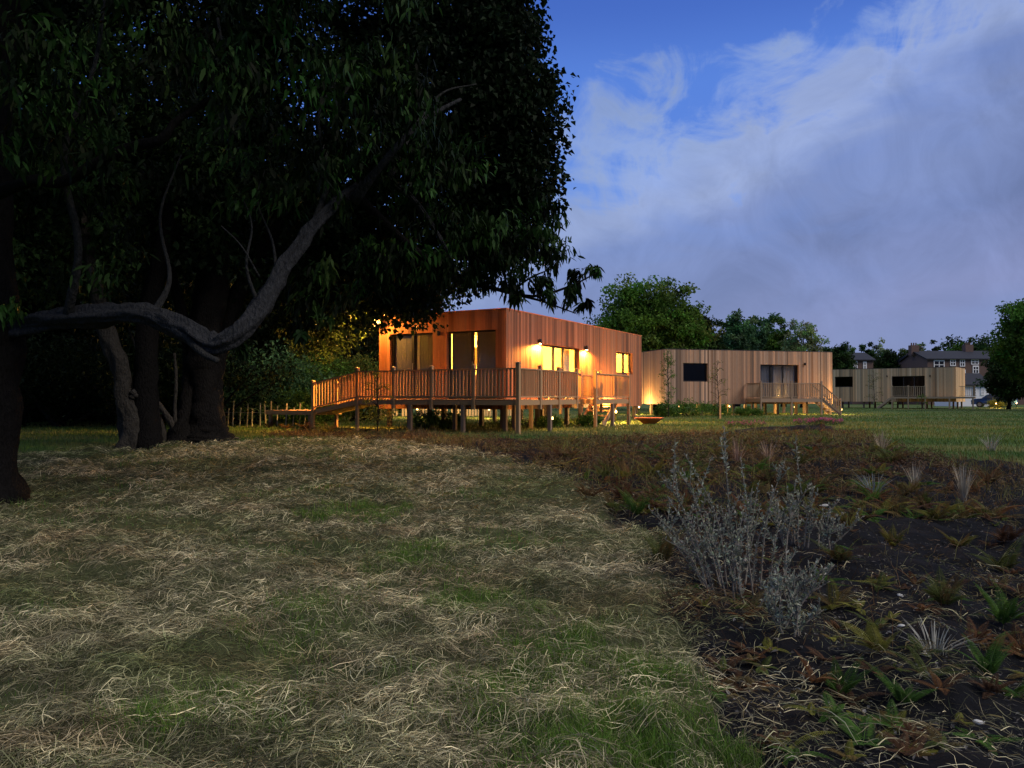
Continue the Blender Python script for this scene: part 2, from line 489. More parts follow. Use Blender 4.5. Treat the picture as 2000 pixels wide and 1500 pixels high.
def lay_strands(name, x, y, length, width, cols, lift, tilt, label, cat=None, mat='straw', K=4, curl=.32, heading=None):
    n = len(x)
    a = rng.random(n) * 2 * PI if heading is None else heading
    dx, dy = np.cos(a), np.sin(a)
    bend = (rng.random(n) - .5) * 2 * curl
    z0 = rng.random(n) ** 1.6 * lift
    t = np.linspace(0, 1, K)[None, :]
    L_ = length[:, None]
    ax = a[:, None] + bend[:, None] * (t - .5) * 2
    X = x[:, None] + np.cos(ax) * L_ * (t - .5)
    Y = y[:, None] + np.sin(ax) * L_ * (t - .5)
    H = height(X.ravel(), Y.ravel()).reshape(X.shape)
    arch = (rng.random(n) * tilt * .3)[:, None] * (1 - (2 * t - 1) ** 2) * L_
    slope = ((rng.random(n) - .3) * tilt * 1.1)[:, None] * t * L_
    Z = H + z0[:, None] + .004 + arch + np.maximum(slope, -z0[:, None])
    P = np.stack([X, Y, Z], -1)
    ra = rng.random(n) * PI
    Sd = np.stack([-dy * np.cos(ra), dx * np.cos(ra), np.abs(np.sin(ra))], -1)
    wp = np.array([.7, 1, .9, .25]) if K == 4 else np.linspace(1, .3, K)
    mb = MB(); mb.strips(P, width[:, None] * wp[None, :], Sd, cols)
    o = mb.build(name, M[mat])
    tag(o, label, cat, kind='stuff')
    return o

GREEN_SPOTS = [(*gpt(px, py)[:2], r_) for (px, py, r_) in ((1180, 1475, .55), (1110, 1490, .5), (930, 1180, .6), (600, 1205, .6), (820, 1085, .5), (1250, 1330, .35), (1000, 1350, .4), (1380, 1450, .3), (1270, 1490, .45), (340, 1395, .45), (1090, 1270, .5), (700, 1000, .6))]
def green_at(x, y):
    g_ = .8 * smooth(.53, .70, fbm(x * .9 + 2, y * 1.3, 91, 4))
    for a, b, r_ in GREEN_SPOTS: g_ = np.maximum(g_, np.exp(-(((x - a) / r_) ** 2 + ((y - b) / r_ * .9) ** 2) * 1.6))
    return g_ * (.5 + fbm(x * 4, y * 4, 92, 3))
# mown hay lying over the field
n = 560000
x, y = scatter_wedge(n, 2.6, 23, 1.55)
bed, hay = regions(x, y)
_, hay2 = regions(x + rng.normal(size=n) * .22, y + rng.normal(size=n) * .28)
k = (hay2 & (hay | (rng.random(n) < .8))) | (bed & (rng.random(n) < .10 * (1 - smooth(4.0, 9, y))))
thin = fbm(x * 1.4 + 3, y * 1.9, 44, 4)
k &= rng.random(n) < np.clip(.42 + 2.0 * (thin - .28), .25, 1)
k &= rng.random(n) > .72 * green_at(x, y)
x, y = x[k], y[k]
nn = len(x)
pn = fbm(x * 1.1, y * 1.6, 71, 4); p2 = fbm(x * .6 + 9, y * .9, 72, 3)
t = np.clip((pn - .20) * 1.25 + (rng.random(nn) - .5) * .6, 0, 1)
cols = mixcol((.115, .14, .055), (.74, .64, .40), t)
gm = smooth(.56, .72, p2)
cols = cols * (1 - gm[:, None] * .55) + np.array((.12, .19, .04)) * gm[:, None] * .45
pink = .55 * smooth(.60, .75, fbm(x * 1.7, y * 2.4 + 30, 73, 3))[:, None]
cols = cols * (1 - pink * .45) + np.array((.50, .30, .18)) * pink * .45
cols *= (.22 + 1.5 * rng.random(nn) ** 1.8)[:, None] * (.62 + .8 * smooth(.3, .7, fbm(x * 4.5, y * 5.5, 74, 3)))[:, None]  # tone varies per strand; clump noise stands in for lit and shaded hay
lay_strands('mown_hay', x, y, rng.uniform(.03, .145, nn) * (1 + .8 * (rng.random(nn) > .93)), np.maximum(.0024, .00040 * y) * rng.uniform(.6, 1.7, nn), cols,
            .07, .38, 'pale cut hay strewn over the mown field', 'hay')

# short standing grass: in the hay stubble and on the lawns
def stand_blades(name, x, y, hgt, width, cols, label, lean=.5):
    n = len(x)
    a = rng.random(n) * 2 * PI
    b = rng.random(n) * 2 * PI
    ln = rng.random(n) * lean * hgt
    H = height(x, y)
    t = np.array([0, .5, 1.0])[None, :]
    P = np.stack([x[:, None] + np.cos(b)[:, None] * ln[:, None] * t ** 2, y[:, None] + np.sin(b)[:, None] * ln[:, None] * t ** 2, H[:, None] - .01 + hgt[:, None] * t], -1)
    Sd = np.stack([np.cos(a), np.sin(a), 0 * a], -1)
    mb = MB(); mb.strips(P, width[:, None] * np.array([1, .8, .12])[None, :], Sd, cols)
    return tag(mb.build(name, M['grass']), label, 'grass', kind='stuff')

n = 150000
x, y = scatter_wedge(n, 2.6, 24, 1.3)
bed, hay = regions(x, y)
gpatch = np.clip(green_at(x, y), 0, 1)
k = hay & (rng.random(n) < .12 + .88 * gpatch)
x, y, gp = x[k], y[k], gpatch[k]; nn = len(x)
cols = mixcol((.14, .15, .06), (.075, .23, .02), np.clip(gp * .9 + (rng.random(nn) - .5) * .4, 0, 1)) * (.6 + .8 * rng.random(nn))[:, None]
stand_blades('stubble_grass', x, y, rng.uniform(.025, .085, nn) * (.6 + .9 * gp), np.maximum(.0028, .00042 * y) * rng.uniform(.7, 1.4, nn), cols, 'short green grass showing through the cut hay')

# lusher tufts of regrowth
gx_, gy_ = [], []
for a, b, r_ in GREEN_SPOTS:
    for _ in range(14):
        ta, tb_ = a + rng.normal() * r_ * .55, b + rng.normal() * r_ * .5
        m_ = int(rng.integers(60, 260)); q_ = rng.uniform(.05, .16)
        gx_.append(ta + rng.normal(size=m_) * q_); gy_.append(tb_ + rng.normal(size=m_) * q_)
x, y = np.concatenate(gx_), np.concatenate(gy_); k = regions(x, y)[1]; x, y = x[k], y[k]; nn = len(x)
cols = mixcol((.07, .17, .018), (.17, .26, .05), rng.random(nn)) * (.5 + .9 * rng.random(nn))[:, None]
stand_blades('regrowth_tufts', x, y, rng.uniform(.04, .12, nn), np.maximum(.0026, .0005 * y) * rng.uniform(.7, 1.5, nn), cols, 'fresh bright green tufts pushing through the cut hay', .8)

n = 230000
y = rng.uniform(12.5, 75, n) ** 1.0
u = rng.random(n); y = (12.5 ** -.3 + u * (80 ** -.3 - 12.5 ** -.3)) ** (1 / -.3)
x = rng.uniform(-.85, .85, n) * y
bed, hay = regions(x, y)
k = ~bed & ~hay
x, y = x[k], y[k]; nn = len(x)
ln_ = fbm(x * .7, y * .7, 77, 4); dr = smooth(.45, .7, fbm(x * .25 + 5, y * .9, 78, 3))
cols = mixcol((.04, .10, .02), (.10, .17, .03), ln_) * (1 - dr[:, None] * .6) + np.array((.20, .19, .07)) * dr[:, None] * .6
cols *= (.55 + .9 * rng.random(nn))[:, None]
stand_blades('lawn_grass', x, y, rng.uniform(.04, .11, nn) * (1 - .35 * smooth(30, 60, y)), np.maximum(.008, .0006 * y) * rng.uniform(.7, 1.4, nn), cols, 'green lawn grass around the cabins')

# litter in the planted bed: dead fern bits and twigs, denser towards the far side
n = 110000
x, y = scatter_wedge(n, 3.0, 24, 1.2, .75)
bed, hay = regions(x, y)
dens = np.clip(.035 + 1.0 * smooth(8.5, 15, y) * smooth(.35, .6, fbm(x * .8, y * .9, 33, 4)) + .55 * smooth(.52, .7, fbm(x * 1.3, y * 1.3, 34, 4)), 0, 1)
k = bed & (rng.random(n) < dens)
x, y = x[k], y[k]; nn = len(x)
bt = fbm(x * .9, y * .9, 35, 3)
cols = mixcol((.08, .042, .026), (.13, .11, .045), np.clip((bt - .25) * 2, 0, 1)) * (.5 + 1.0 * rng.random(nn))[:, None]
lay_strands('bracken_litter', x, y, rng.uniform(.05, .20, nn), np.maximum(.006, .0009 * y) * rng.uniform(.6, 1.5, nn), cols,
            .10, .55, 'brown dead fern litter over the dark soil bed', 'litter', curl=1.6)

# ------------------------------------------------------------------ cabins
def shade(base, k, r):
    """board tone: natural timber variation"""
    v = max(.45, 1 + r.normal() * .25)
    h = r.normal() * .06
    return (max(.02, base[0] * v * (1 + h)), max(.02, base[1] * v), max(.01, base[2] * v * (1 - h)))

def make_wall(name, fr, L, z0, z1, ops, base, parent, seed, bw=(.075, .15)):
    """timber-clad wall with openings: structural panel behind single vertical boards"""
    r = np.random.default_rng(seed)
    mb = MB()
    ops = sorted(ops)
    inner = tuple(c * .8 for c in base)
    cur = 0.0
    for (a, b, za, zb) in ops:
        if a > cur: mb.fbox(fr, cur, a, -.18, 0, z0 + .02, z1 - .02, inner)
        if za > z0 + .03: mb.fbox(fr, a, b, -.18, 0, z0 + .02, za, inner)
        mb.fbox(fr, a, b, -.18, 0, zb, z1 - .02, inner)
        cur = b
    mb.fbox(fr, cur, L, -.18, 0, z0 + .02, z1 - .02, inner)
    s = -.024
    while s < L + .01:
        w = r.uniform(*bw); e = min(s + w, L + .02)
        c = shade(base, 0, r)
        cuts = [(z0, z1)]
        for (a, b, za, zb) in ops:
            if s < b - .02 and e > a + .02:
                if s < a: e = a
                if e > b: e = max(b, s + .03)
                cuts = [(z0, za), (zb, z1)]
                break
        o = r.uniform(.021, .027)
        for (q0, q1) in cuts:
            if q1 - q0 > .03: mb.fbox(fr, s + .003, e - .003, .003, o, q0, q1, c)
        s = e
    return mb.build(name, M['cedar'], parent)

def make_glazing(kind, fr, a, b, za, zb, mull, parent, glass, depth=-.13, handle=True):
    """frame with mullions at the given fractions; panes are sub-parts"""
    mb = MB(); t = .065; c = (.03, .03, .032)
    mb.fbox(fr, a, b, depth - .05, depth + .02, zb - t, zb, c); mb.fbox(fr, a, b, depth - .05, depth + .02, za, za + t, c)
    xs_ = [a] + [a + (b - a) * m for m in mull] + [b]
    for i, q in enumerate(xs_):
        w = t if i in (0, len(xs_) - 1) else t * 1.5
        q0 = q if i == 0 else (q - w if i == len(xs_) - 1 else q - w / 2)
        mb.fbox(fr, q0, q0 + w, depth - .052, depth + .022, za + t, zb - t, c)
    f = mb.build(kind, M['dark'], parent)
    for i in range(len(xs_) - 1):
        p = MB(); p.fbox(fr, xs_[i] + t * .8, xs_[i + 1] - t * .8, depth - .02, depth - .012, za + t, zb - t)
        p.build('pane', glass, f)
    if kind == 'glazed_door' and handle and mull:
        h = MB(); q = a + (b - a) * mull[-1]
        h.fbox(fr, q - .012, q + .012, depth + .03, depth + .05, za + .95, za + 1.25); h.build('handle', M['steel'], f)
    return f

def cloth(fr, a, b, za, zb, depth, amp, waves, mat, name, parent):
    n = max(12, int(waves * 8)); mb = MB()
    s_ = np.linspace(a, b, n); o_ = depth + amp * np.sin(np.linspace(0, waves * 2 * PI, n)) * (1 + .3 * np.sin(np.arange(n) * .37))
    ox, oy, dx, dy, nx, ny = fr
    for th in (0, .012):
        V = [(ox + dx * q + nx * (w + th), oy + dy * q + ny * (w + th), z) for z in (za, zb) for q, w in zip(s_, o_)]
        mb.add(V, [(i, i + 1, n + i + 1, n + i) for i in range(n - 1)])
    return mb.build(name, mat, parent, True)

def make_cabin(label, A, ang, L, Wd, front, left, base, seed, stilts):
    root = empty('timber_cabin', (A[0], A[1], .45), ang, label, 'cabin', 'timber clad cabins on stilts in a row')
    z0, z1 = .665, 3.96
    FR = (0, 0, 1, 0, 0, -1); LF = (0, 0, 0, 1, -1, 0); BK = (0, Wd, 1, 0, 0, 1); RT = (L, 0, 0, 1, 1, 0)
    make_wall('wall', FR, L, z0, z1, [o[1:5] for o in front], base, root, seed)
    make_wall('wall', LF, Wd, z0, z1, [o[1:5] for o in left], base, root, seed + 1)
    make_wall('wall', BK, L, z0, z1, [], base, root, seed + 2, (.2, .3))
    make_wall('wall', RT, Wd, z0, z1, [], base, root, seed + 3)
    r = MB(); r.box(.02, L - .02, .02, Wd - .02, 3.72, 3.80); r.build('roof', M['roof'], root)
    c = MB(); q = .035
    for (x0, x1, y0, y1) in ((-q, L + q, -q, .10), (-q, L + q, Wd - .10, Wd + q), (-q, .10, .10, Wd - .10), (L - .10, L + q, .10, Wd - .10)):
        c.box(x0, x1, y0, y1, z1 + .001, z1 + .035)
    c.build('roof_capping', M['terracotta'] if seed == 10 else M['roof'], root)
    f = MB(); f.box(.19, L - .19, .19, Wd - .19, .74, .99); f.build('floor', M['intfloor'], root)
    for sx in np.linspace(.25, L - .25, stilts):
        for sy in (.25, Wd / 2, Wd - .25):
            s_ = MB(); s_.box(sx - .07, sx + .07, sy - .07, sy + .07, -.3, .739, (.16, .12, .09)); s_.build('stilt', M['deckwood'], root)
    for fr, ops in ((FR, front), (LF, left)):
        for (kind, a, b, za, zb, mull, inside) in ops:
            gl = M['glassdark'] if inside == 'dark' else M['glass']
            make_glazing(kind, fr, a, b, za, zb, mull, root, gl)
            if inside == 'blinds':
                mid = (a + b) / 2
                cloth(fr, a + .07, mid - .10, za + .02, zb - .04, -.24, .006, 14, M['blind'], 'blind', root)
                cloth(fr, mid + .10, b - .07, za + .02, zb - .04, -.24, .006, 14, M['blind'], 'blind', root)
            if inside == 'curtain':
                cloth(fr, a + .08, a + (b - a) * .30, za + .02, zb - .05, -.32, .03, 9, M['greycurtain'], 'curtain', root)
                cloth(fr, a + (b - a) * .40, b - .10, za + .02, zb - .05, -.34, .03, 14, M['greycurtain'], 'curtain', root)
            if inside == 'lit_door':
                cloth(fr, b - .75, b - .15, za + .02, zb - .05, -.36, .03, 6, M['curtain'], 'curtain', root)
            if inside == 'lit_window':
                cloth(fr, a + .05, a + .40, za, zb - .02, -.36, .025, 3, M['curtain'], 'curtain', root)
    return root

A1, ANG1 = (-.2, 25.6), math.atan2(.875, .484)
A2, ANG2 = (9.2, 46.9), math.atan2(.267, .9636)
A3, ANG3 = (33.2, 81.0), math.atan2(-.622, .783)
cab1 = make_cabin('orange-lit cedar cabin with glowing doors and wall lamps, nearest of the row', A1, ANG1, 13.0, 5.19,
    [('glazed_door', 2.68, 5.85, 1.02, 2.98, (.36, .62), 'lit_door'), ('window', 9.83, 11.8, 2.12, 3.08, (.6,), 'lit_window')],
    [('glazed_door', .39, 2.31, 1.02, 3.31, (.5,), 'blinds'), ('glazed_door', 2.90, 4.73, 1.02, 3.31, (.5,), 'blinds')], (.30, .122, .058), 10, 6)
cab2 = make_cabin('unlit brown timber cabin with dark windows, between the glowing cabin and the farthest pale one', A2, ANG2, 11.65, 5.0,
    [('window', 1.17, 2.8, 2.03, 3.15, (), 'dark'), ('glazed_door', 6.44, 9.2, 1.02, 3.12, (.31, .62), 'curtain')], [], (.36, .225, .145), 20, 6)
cab3 = make_cabin('small far pale tan timber cabin beside the parked car, its doors dark', A3, ANG3, 11.18, 5.0,
    [('window', .2, 1.95, 2.15, 3.22, (), 'dark'), ('glazed_door', 5.61, 8.57, 1.02, 3.18, (.35, .67), 'dark')], [], (.50, .36, .20), 30, 5)

# rooms of the lit cabin
iw = MB()
iw.box(.20, 7.9, 3.6, 3.7, .99, 3.5); iw.box(7.9, 8.0, .19, 5.0, .99, 3.5); iw.box(.19, 12.8, .19, 5.0, 3.5, 3.55)
iw.box(8.001, 12.8, 3.6, 3.7, .99, 3.5); iw.box(12.72, 12.80, .19, 3.6, .99, 3.5); iw.box(.19, 2.62, .19, .22, 1.0, 3.5); iw.box(5.9, 7.9, .19, .22, 1.0, 3.5)
iw.box(8.0, 9.8, .19, .22, 1.0, 3.5); iw.box(11.84, 12.7, .19, .22, 1.0, 3.5)
iw.build('interior_wall', M['plaster'], cab1)
kb = MB(); kb.box(3.4, 5.6, 3.0, 3.58, 1.0, 1.9); kb.box(3.36, 5.64, 2.97, 3.59, 1.9, 1.94); kb.box(3.5, 5.5, 3.25, 3.58, 2.4, 3.0)
kb.build('kitchen_units', M['intfloor'], cab1)
def globe(mb, c, r, n=12):
    mb.lathe([(.001, -r), (r * .5, -r * .87), (r * .87, -r * .5), (r, 0), (r * .87, r * .5), (r * .5, r * .87), (.001, r)], n, c)
cl_ = MB(); cl_.lathe([(.001, -.10), (.09, -.09), (.12, -.03), (.12, 0)], 16, (5.1, 1.9, 3.42)); o = cl_.build('ceiling_lamp', M['warm'], cab1, True)
light('room_light', 'POINT', (4.6, 1.8, 3.1), 2600, (1, .50, .075), cab1, .12)
light('room_light', 'POINT', (1.5, 2.2, 3.0), 120, (1, .60, .20), cab1, .12)
light('bedroom_light', 'POINT', (10.9, 1.8, 3.1), 1300, (1, .50, .075), cab1, .12)

# ------------------------------------------------------------------ decks
DW = (.38, .235, .115)
def rail_bay(root, p, q, zp, zq, h=.915, col=DW, sp=.12, bw=.048):
    """balustrade panel between two posts; p, q in the deck's plan, zp, zq floor heights"""
    mb = MB(); r = random.Random(int(p[0] * 97 + p[1] * 31 + q[0] * 7))
    mb.bar((*p, zp + h - .02), (*q, zq + h - .02), .085, .042, tuple(c * 1.05 for c in col))
    mb.bar((*p, zp + .075), (*q, zq + .075), .06, .045, col)
    L = math.hypot(q[0] - p[0], q[1] - p[1]); n = max(2, int(L / sp))
    for i in range(1, n):
        t = i / n; x = p[0] + (q[0] - p[0]) * t; y = p[1] + (q[1] - p[1]) * t; z = zp + (zq - zp) * t
        k = r.uniform(.8, 1.2)
        mb.box(x - bw / 2, x + bw / 2, y - bw / 2, y + bw / 2, z + .10, z + h - .042, tuple(c * k for c in col))
    return mb.build('railing', M['deckwood'], root)

def post(root, x, y, z0, z1, w=.095, name='post', col=DW, cap=True):
    mb = MB(); mb.box(x - w / 2, x + w / 2, y - w / 2, y + w / 2, z0, z1, col)
    if cap:
        c = w / 2 + .012
        mb.box(x - c, x + c, y - c, y + c, z1 + .001, z1 + .022, col)
        mb.add([(x - w / 2, y - w / 2, z1 + .022), (x + w / 2, y - w / 2, z1 + .022), (x + w / 2, y + w / 2, z1 + .022), (x - w / 2, y + w / 2, z1 + .022), (x, y, z1 + .05)],
               (), [(0, 1, 4), (1, 2, 4), (2, 3, 4), (3, 0, 4)], col)
    return mb.build(name, M['deckwood'], root)

def floor_boards(root, rects, z=1.005, col=DW, along='x'):
    mb = MB(); r = random.Random(4)
    for (x0, x1, y0, y1) in rects:
        y = y0
        while y < y1 - .01:
            e = min(y + .14, y1); k = r.uniform(.8, 1.15)
            mb.box(x0, x1, y, e - .006, z - .03, z, tuple(c * k for c in col)); y = e
    return mb.build('deck_floor', M['deckwood'], root)

def fascia(root, segs, z0=.835, z1=.974, col=DW):
    for (p, q) in segs:
        mb = MB(); mb.bar((*p, (z0 + z1) / 2), (*q, (z0 + z1) / 2), .045, z1 - z0, col); mb.build('fascia', M['deckwood'], root)

def stairs(root, p, d, n, rise, run, width, col=DW, treads=True):
    """p: foot, d: climbing direction in plan"""
    d = np.array(d, float); s = np.array((-d[1], d[0]))
    mb = MB()
    for sg in (-1, 1):
        a = np.array(p) + s * sg * width / 2
        b = a + d * run * n
        mb.bar((*a, .02), (*b, rise * n + .02), .045, .20, col)
    mb.build('stringer', M['deckwood'], root)
    for i in range(n):
        a = np.array(p) + d * run * (i + .6); mb = MB()
        l = a - s * (width / 2 - .03); r_ = a + s * (width / 2 - .03)
        mb.bar((*l, rise * (i + 1)), (*r_, rise * (i + 1)), .25, .05, tuple(c * 2.1 for c in col)); mb.build('tread', M['deckwood'], root)  # tread colour raised to stand in for lamplight on the steps

dk = empty('timber_deck', (A1[0], A1[1], .45), ANG1, 'long raised timber deck with railings round the glowing nearest cabin', 'deck', 'raised timber decks of the cabins')
FX, FY = -2.44, -1.78
floor_boards(dk, [(FX, -.03, FY, 4.17), (-.03, 1.64, FY, -.03), (1.64, 3.26, -1.2, -.03), (3.26, 4.6, FY, -.03), (4.6, 6.3, FY, -1.55), (4.6, 6.3, -.55, -.03), (6.3, 6.56, FY, -.03)])
fascia(dk, [((FX, FY), (1.64, FY)), ((1.64, -1.2), (3.26, -1.2)), ((3.26, FY), (6.56, FY)), ((FX, FY), (FX, 4.17)), ((6.56, FY), (6.56, -.05)), ((1.64, FY), (1.64, -1.2)), ((3.26, FY), (3.26, -1.2)),
            ((4.6, -1.45), (6.3, -1.45))])
fx = [FX, -1.05, .26, 1.64]; fy = [FY, -.27, 1.25, 2.70, 4.17]
for a, b in zip(fx, fx[1:]): rail_bay(dk, (a, FY), (b, FY), 1.005, 1.005)
for a, b in zip(fy, fy[1:]): rail_bay(dk, (FX, a), (FX, b), 1.005, 1.005)
rail_bay(dk, (1.64, -1.2), (3.26, -1.2), 1.005, 1.005)
rail_bay(dk, (3.26, FY), (4.9, FY), 1.005, 1.005); rail_bay(dk, (4.9, FY), (6.56, FY), 1.005, 1.005)
rail_bay(dk, (6.56, FY), (6.56, -.1), 1.005, 1.005)
rail_bay(dk, (4.6, -.65), (6.2, -.65), 1.005, 1.005); rail_bay(dk, (4.6, -1.45), (6.2, -1.45), 1.005, 1.005)
for x_ in fx[1:]: post(dk, x_, FY, .70, 2.0)
for x_, y_ in ((3.26, FY), (6.56, FY), (FX, FY)): post(dk, x_, FY, -.3, 2.0 + (.05 if x_ == FX else 0), .11 if x_ == FX else .1)
for y_ in fy[1:-1]: post(dk, FX, y_, .70, 2.0)
post(dk, FX, 4.17, -.3, 2.0)
for x_, y_ in ((4.6, -.65), (6.2, -.65), (4.6, -1.45), (1.64, -1.2), (3.26, -1.2)): post(dk, x_, y_, .5, 2.02, .085)
for x_, y_ in ((-.34, FY + .02), (4.91, FY + .02), (FX + .02, .11), (FX + .02, 2.06), (-.34, -.5), (-1.2, 1.2), (-1.2, 3.0), (2.5, -.3), (1.2, -.3), (5.6, -.15), (-1.1, -.6)):
    post(dk, x_, y_, -.3, .83, .11, 'deck_leg', (.24, .165, .115), False)
stairs(dk, (4.55, -1.05), (1, 0), 5, .19, .29, .96)
# ramp and its lower landing
mb = MB(); mb.add([(FX, 4.17, 1.0), (-1.15, 4.17, 1.0), (-1.15, 6.08, .65), (FX, 6.08, .65)] + [(FX, 4.17, .83), (-1.15, 4.17, .83), (-1.15, 6.08, .50), (FX, 6.08, .50)],
                  [(0, 1, 2, 3), (7, 6, 5, 4), (0, 3, 7, 4), (1, 5, 6, 2), (0, 4, 5, 1), (3, 2, 6, 7)], col=DW); mb.build('ramp', M['deckwood'], dk)
rail_bay(dk, (FX, 4.17), (FX, 6.08), 1.0, .65, .90); rail_bay(dk, (-1.15, 4.2), (-1.15, 6.2), .98, .62, .90)
post(dk, FX, 6.08, -.2, 1.60); post(dk, -1.15, 6.2, -.2, 1.58)
mb = MB(); mb.box(FX, -1.0, 6.09, 8.3, .47, .62, tuple(c * .8 for c in DW)); mb.build('landing', M['deckwood'], dk)
for y_ in (6.3, 8.15): post(dk, FX + .1, y_, -.2, .469, .1, 'deck_leg', (.2, .14, .1), False)

d2 = empty('timber_deck', (A2[0], A2[1], .45), ANG2, 'raised deck with railings and side steps before the unlit middle cabin', 'deck', 'raised timber decks of the cabins')
DW2 = (.26, .19, .13)
floor_boards(d2, [(5.44, 9.65, -1.6, -.03)], 1.02, DW2); fascia(d2, [((5.44, -1.6), (9.65, -1.6)), ((5.44, -1.6), (5.44, -.05)), ((9.65, -1.6), (9.65, -.05))], .79, .989, DW2)
for a, b in ((5.44, 7.55), (7.55, 9.65)): rail_bay(d2, (a, -1.6), (b, -1.6), 1.02, 1.02, .93, DW2)
rail_bay(d2, (5.44, -1.6), (5.44, -.1), 1.02, 1.02, .93, DW2)
for x_ in (5.44, 7.55, 9.65): post(d2, x_, -1.6, -.3, 2.03, .09, 'post', DW2)
for x_ in (5.6, 7.4, 9.5): post(d2, x_, -.4, -.3, .8, .1, 'deck_leg', DW2, False)
stairs(d2, (11.05, -1.1), (-1, 0), 5, .2, .28, .9, DW2)
for y_ in (-1.58, -.62):
    rail_bay(d2, (9.65, y_), (11.0, y_), 1.0, .0, .93, DW2); post(d2, 11.05, y_, -.2, .98, .08, 'post', DW2)

d3 = empty('timber_deck', (A3[0], A3[1], .45), ANG3, 'long raised deck along the farthest pale cabin, ending beside the car', 'deck', 'raised timber decks of the cabins')
DW3 = (.36, .29, .19)
floor_boards(d3, [(5.97, 12.8, -1.6, -.03)], 1.15, DW3); fascia(d3, [((5.97, -1.6), (12.8, -1.6)), ((5.97, -1.6), (5.97, -.05)), ((12.8, -1.6), (12.8, -.05))], .98, 1.119, DW3)
for a, b in ((5.97, 7.4), (7.4, 8.87)): rail_bay(d3, (a, -1.6), (b, -1.6), 1.15, 1.15, 1.0, DW3, .16, .05)
rail_bay(d3, (11.48, -.2), (12.8, -.2), 1.15, 1.15, 1.0, DW3, .16, .05); rail_bay(d3, (12.8, -1.6), (12.8, -.2), 1.15, 1.15, 1.0, DW3, .16, .05)
for x_ in (5.97, 7.4, 8.87): post(d3, x_, -1.6, -.3, 2.2, .1, 'post', DW3)
for x_ in (10.9, 12.8): post(d3, x_, -1.6, -.3, 1.14, .12, 'post', DW3, False)
stairs(d3, (4.6, -1.1), (1, 0), 5, .22, .27, .9, DW3)

# ------------------------------------------------------------------ lamps on the walls
def wall_lamp(loc, rz, label, lit, energy=0):
    r_ = empty('wall_lamp', loc, rz, label, 'wall lamp', 'outdoor wall lamps of the cabins')
    b = MB(); b.lathe([(.001, .0), (.045, .0), (.05, .01), (.05, .15), (.045, .16), (.001, .16)], 14, (0, -.11, -.02)); b.build('housing', M['dark'], r_, True)
    p = MB(); p.box(-.04, .04, -.055, -.026, 0, .12); p.build('wall_plate', M['dark'], r_)
    if lit:
        e = MB(); e.lathe([(.001, -.012), (.038, -.008), (.04, 0)], 14, (0, -.11, -.022)); e.build('bulb', M['warm'], r_)
        light('lamp_light', 'SPOT', (0, -.19, -.06), energy, (1, .36, .055), r_, .04, 176, .35)
    return r_
def loc1(A, ang, x, y, z):
    return (A[0] + x * math.cos(ang) - y * math.sin(ang), A[1] + x * math.sin(ang) + y * math.cos(ang), z + .45)
wall_lamp(loc1(A1, ANG1, 2.28, 0, 2.98), ANG1, 'lit lamp left of the glowing glass doors, nearest the cabin corner', True, 1150)
wall_lamp(loc1(A1, ANG1, 6.35, 0, 2.98), ANG1, 'lit lamp right of the glowing glass doors, towards the small lit window', True, 1150)
wall_lamp(loc1(A1, ANG1, 0, 2.60, 3.20), ANG1 - PI / 2, 'unlit dark lamp between the two blinded glass doors under the tree', False)
wall_lamp(loc1(A2, ANG2, 9.61, 0, 3.12), ANG2, 'unlit dark lamp right of the middle cabin door', False)
wall_lamp(loc1(A3, ANG3, 5.19, 0, 3.14), ANG3, 'tiny unlit lamp left of the farthest cabin door', False)
wall_lamp(loc1(A3, ANG3, 9.01, 0, 3.10), ANG3, 'tiny unlit lamp right of the farthest cabin door', False)
fl = empty('flood_lamp', loc1(A1, ANG1, -.04, 5.06, 3.70), ANG1 - PI / 2, 'dazzling orange lamp on the left end of the nearest cabin, among the leaves', 'flood lamp')
b = MB(); b.bar((0, 0, -.05), (0, -.16, -.02), .04, .04); b.box(-.09, .09, -.20, -.15, -.07, .09); b.build('housing', M['dark'], fl)
e = MB(); globe(e, (0, -.32, .01), .14, 14); e.build('bulb', M['flood'], fl, True)
light('flood_light', 'SPOT', (0, -.50, .0), 3800, (1, .45, .08), fl, .08, 150, .6, (math.radians(-55), 0, 0))
light('flood_spill', 'POINT', (0, -.62, .0), 260, (1, .42, .07), fl, .08)

def bollard(px, py, d, label, e=40, h=.5, col=(1, .56, .16)):
    x, y, z = at(px, py, d); z = .45
    r_ = empty('bollard_light', (x, y, z), 0, label, 'garden light', 'low garden lights along the cabins')
    p = MB(); p.lathe([(.03, -.1), (.03, h - .10), (.04, h - .10), (.04, h - .08)], 12); p.build('stem', M['dark'], r_, True)
    g_ = MB(); g_.lathe([(.036, h - .08), (.038, h - .02), (.036, h)], 12); g_.build('diffuser', M['pale'], r_, True)
    c_ = MB(); c_.lathe([(.055, h + .001), (.055, h + .02), (.001, h + .03)], 12); c_.build('cap', M['dark'], r_, True)
    light('garden_light', 'POINT', (0, -.14, h + .02), e * 3.5, col, r_, .05)
    return r_
bollard(1424, 790, 52.5, 'small glowing post light under the middle cabin, left of its deck', 90)
bollard(1552, 795, 50.5, 'small glowing post light beneath the deck of the middle cabin', 90)
bollard(1643, 806, 49.5, 'bright low light at the foot of the middle cabin steps', 60, .35)
bollard(1327, 790, 53, 'glowing post light behind the stilts at the left end of the middle cabin', 80)
bollard(1248, 800, 49, 'glowing post light in the gap between the nearest and middle cabins', 90)
bollard(1203, 818, 33.0, 'glowing post light under the right end of the nearest cabin, lighting the lawn', 190)
bollard(1078, 812, 25.6, 'tiny bright light on a short stem under the deck, near the corner post', 14, .42)
bollard(955, 810, 40, 'glowing post light seen far under the deck behind the nearest cabin', 110)
bollard(815, 806, 41, 'glowing post light beyond the dark stilts under the left deck', 90)
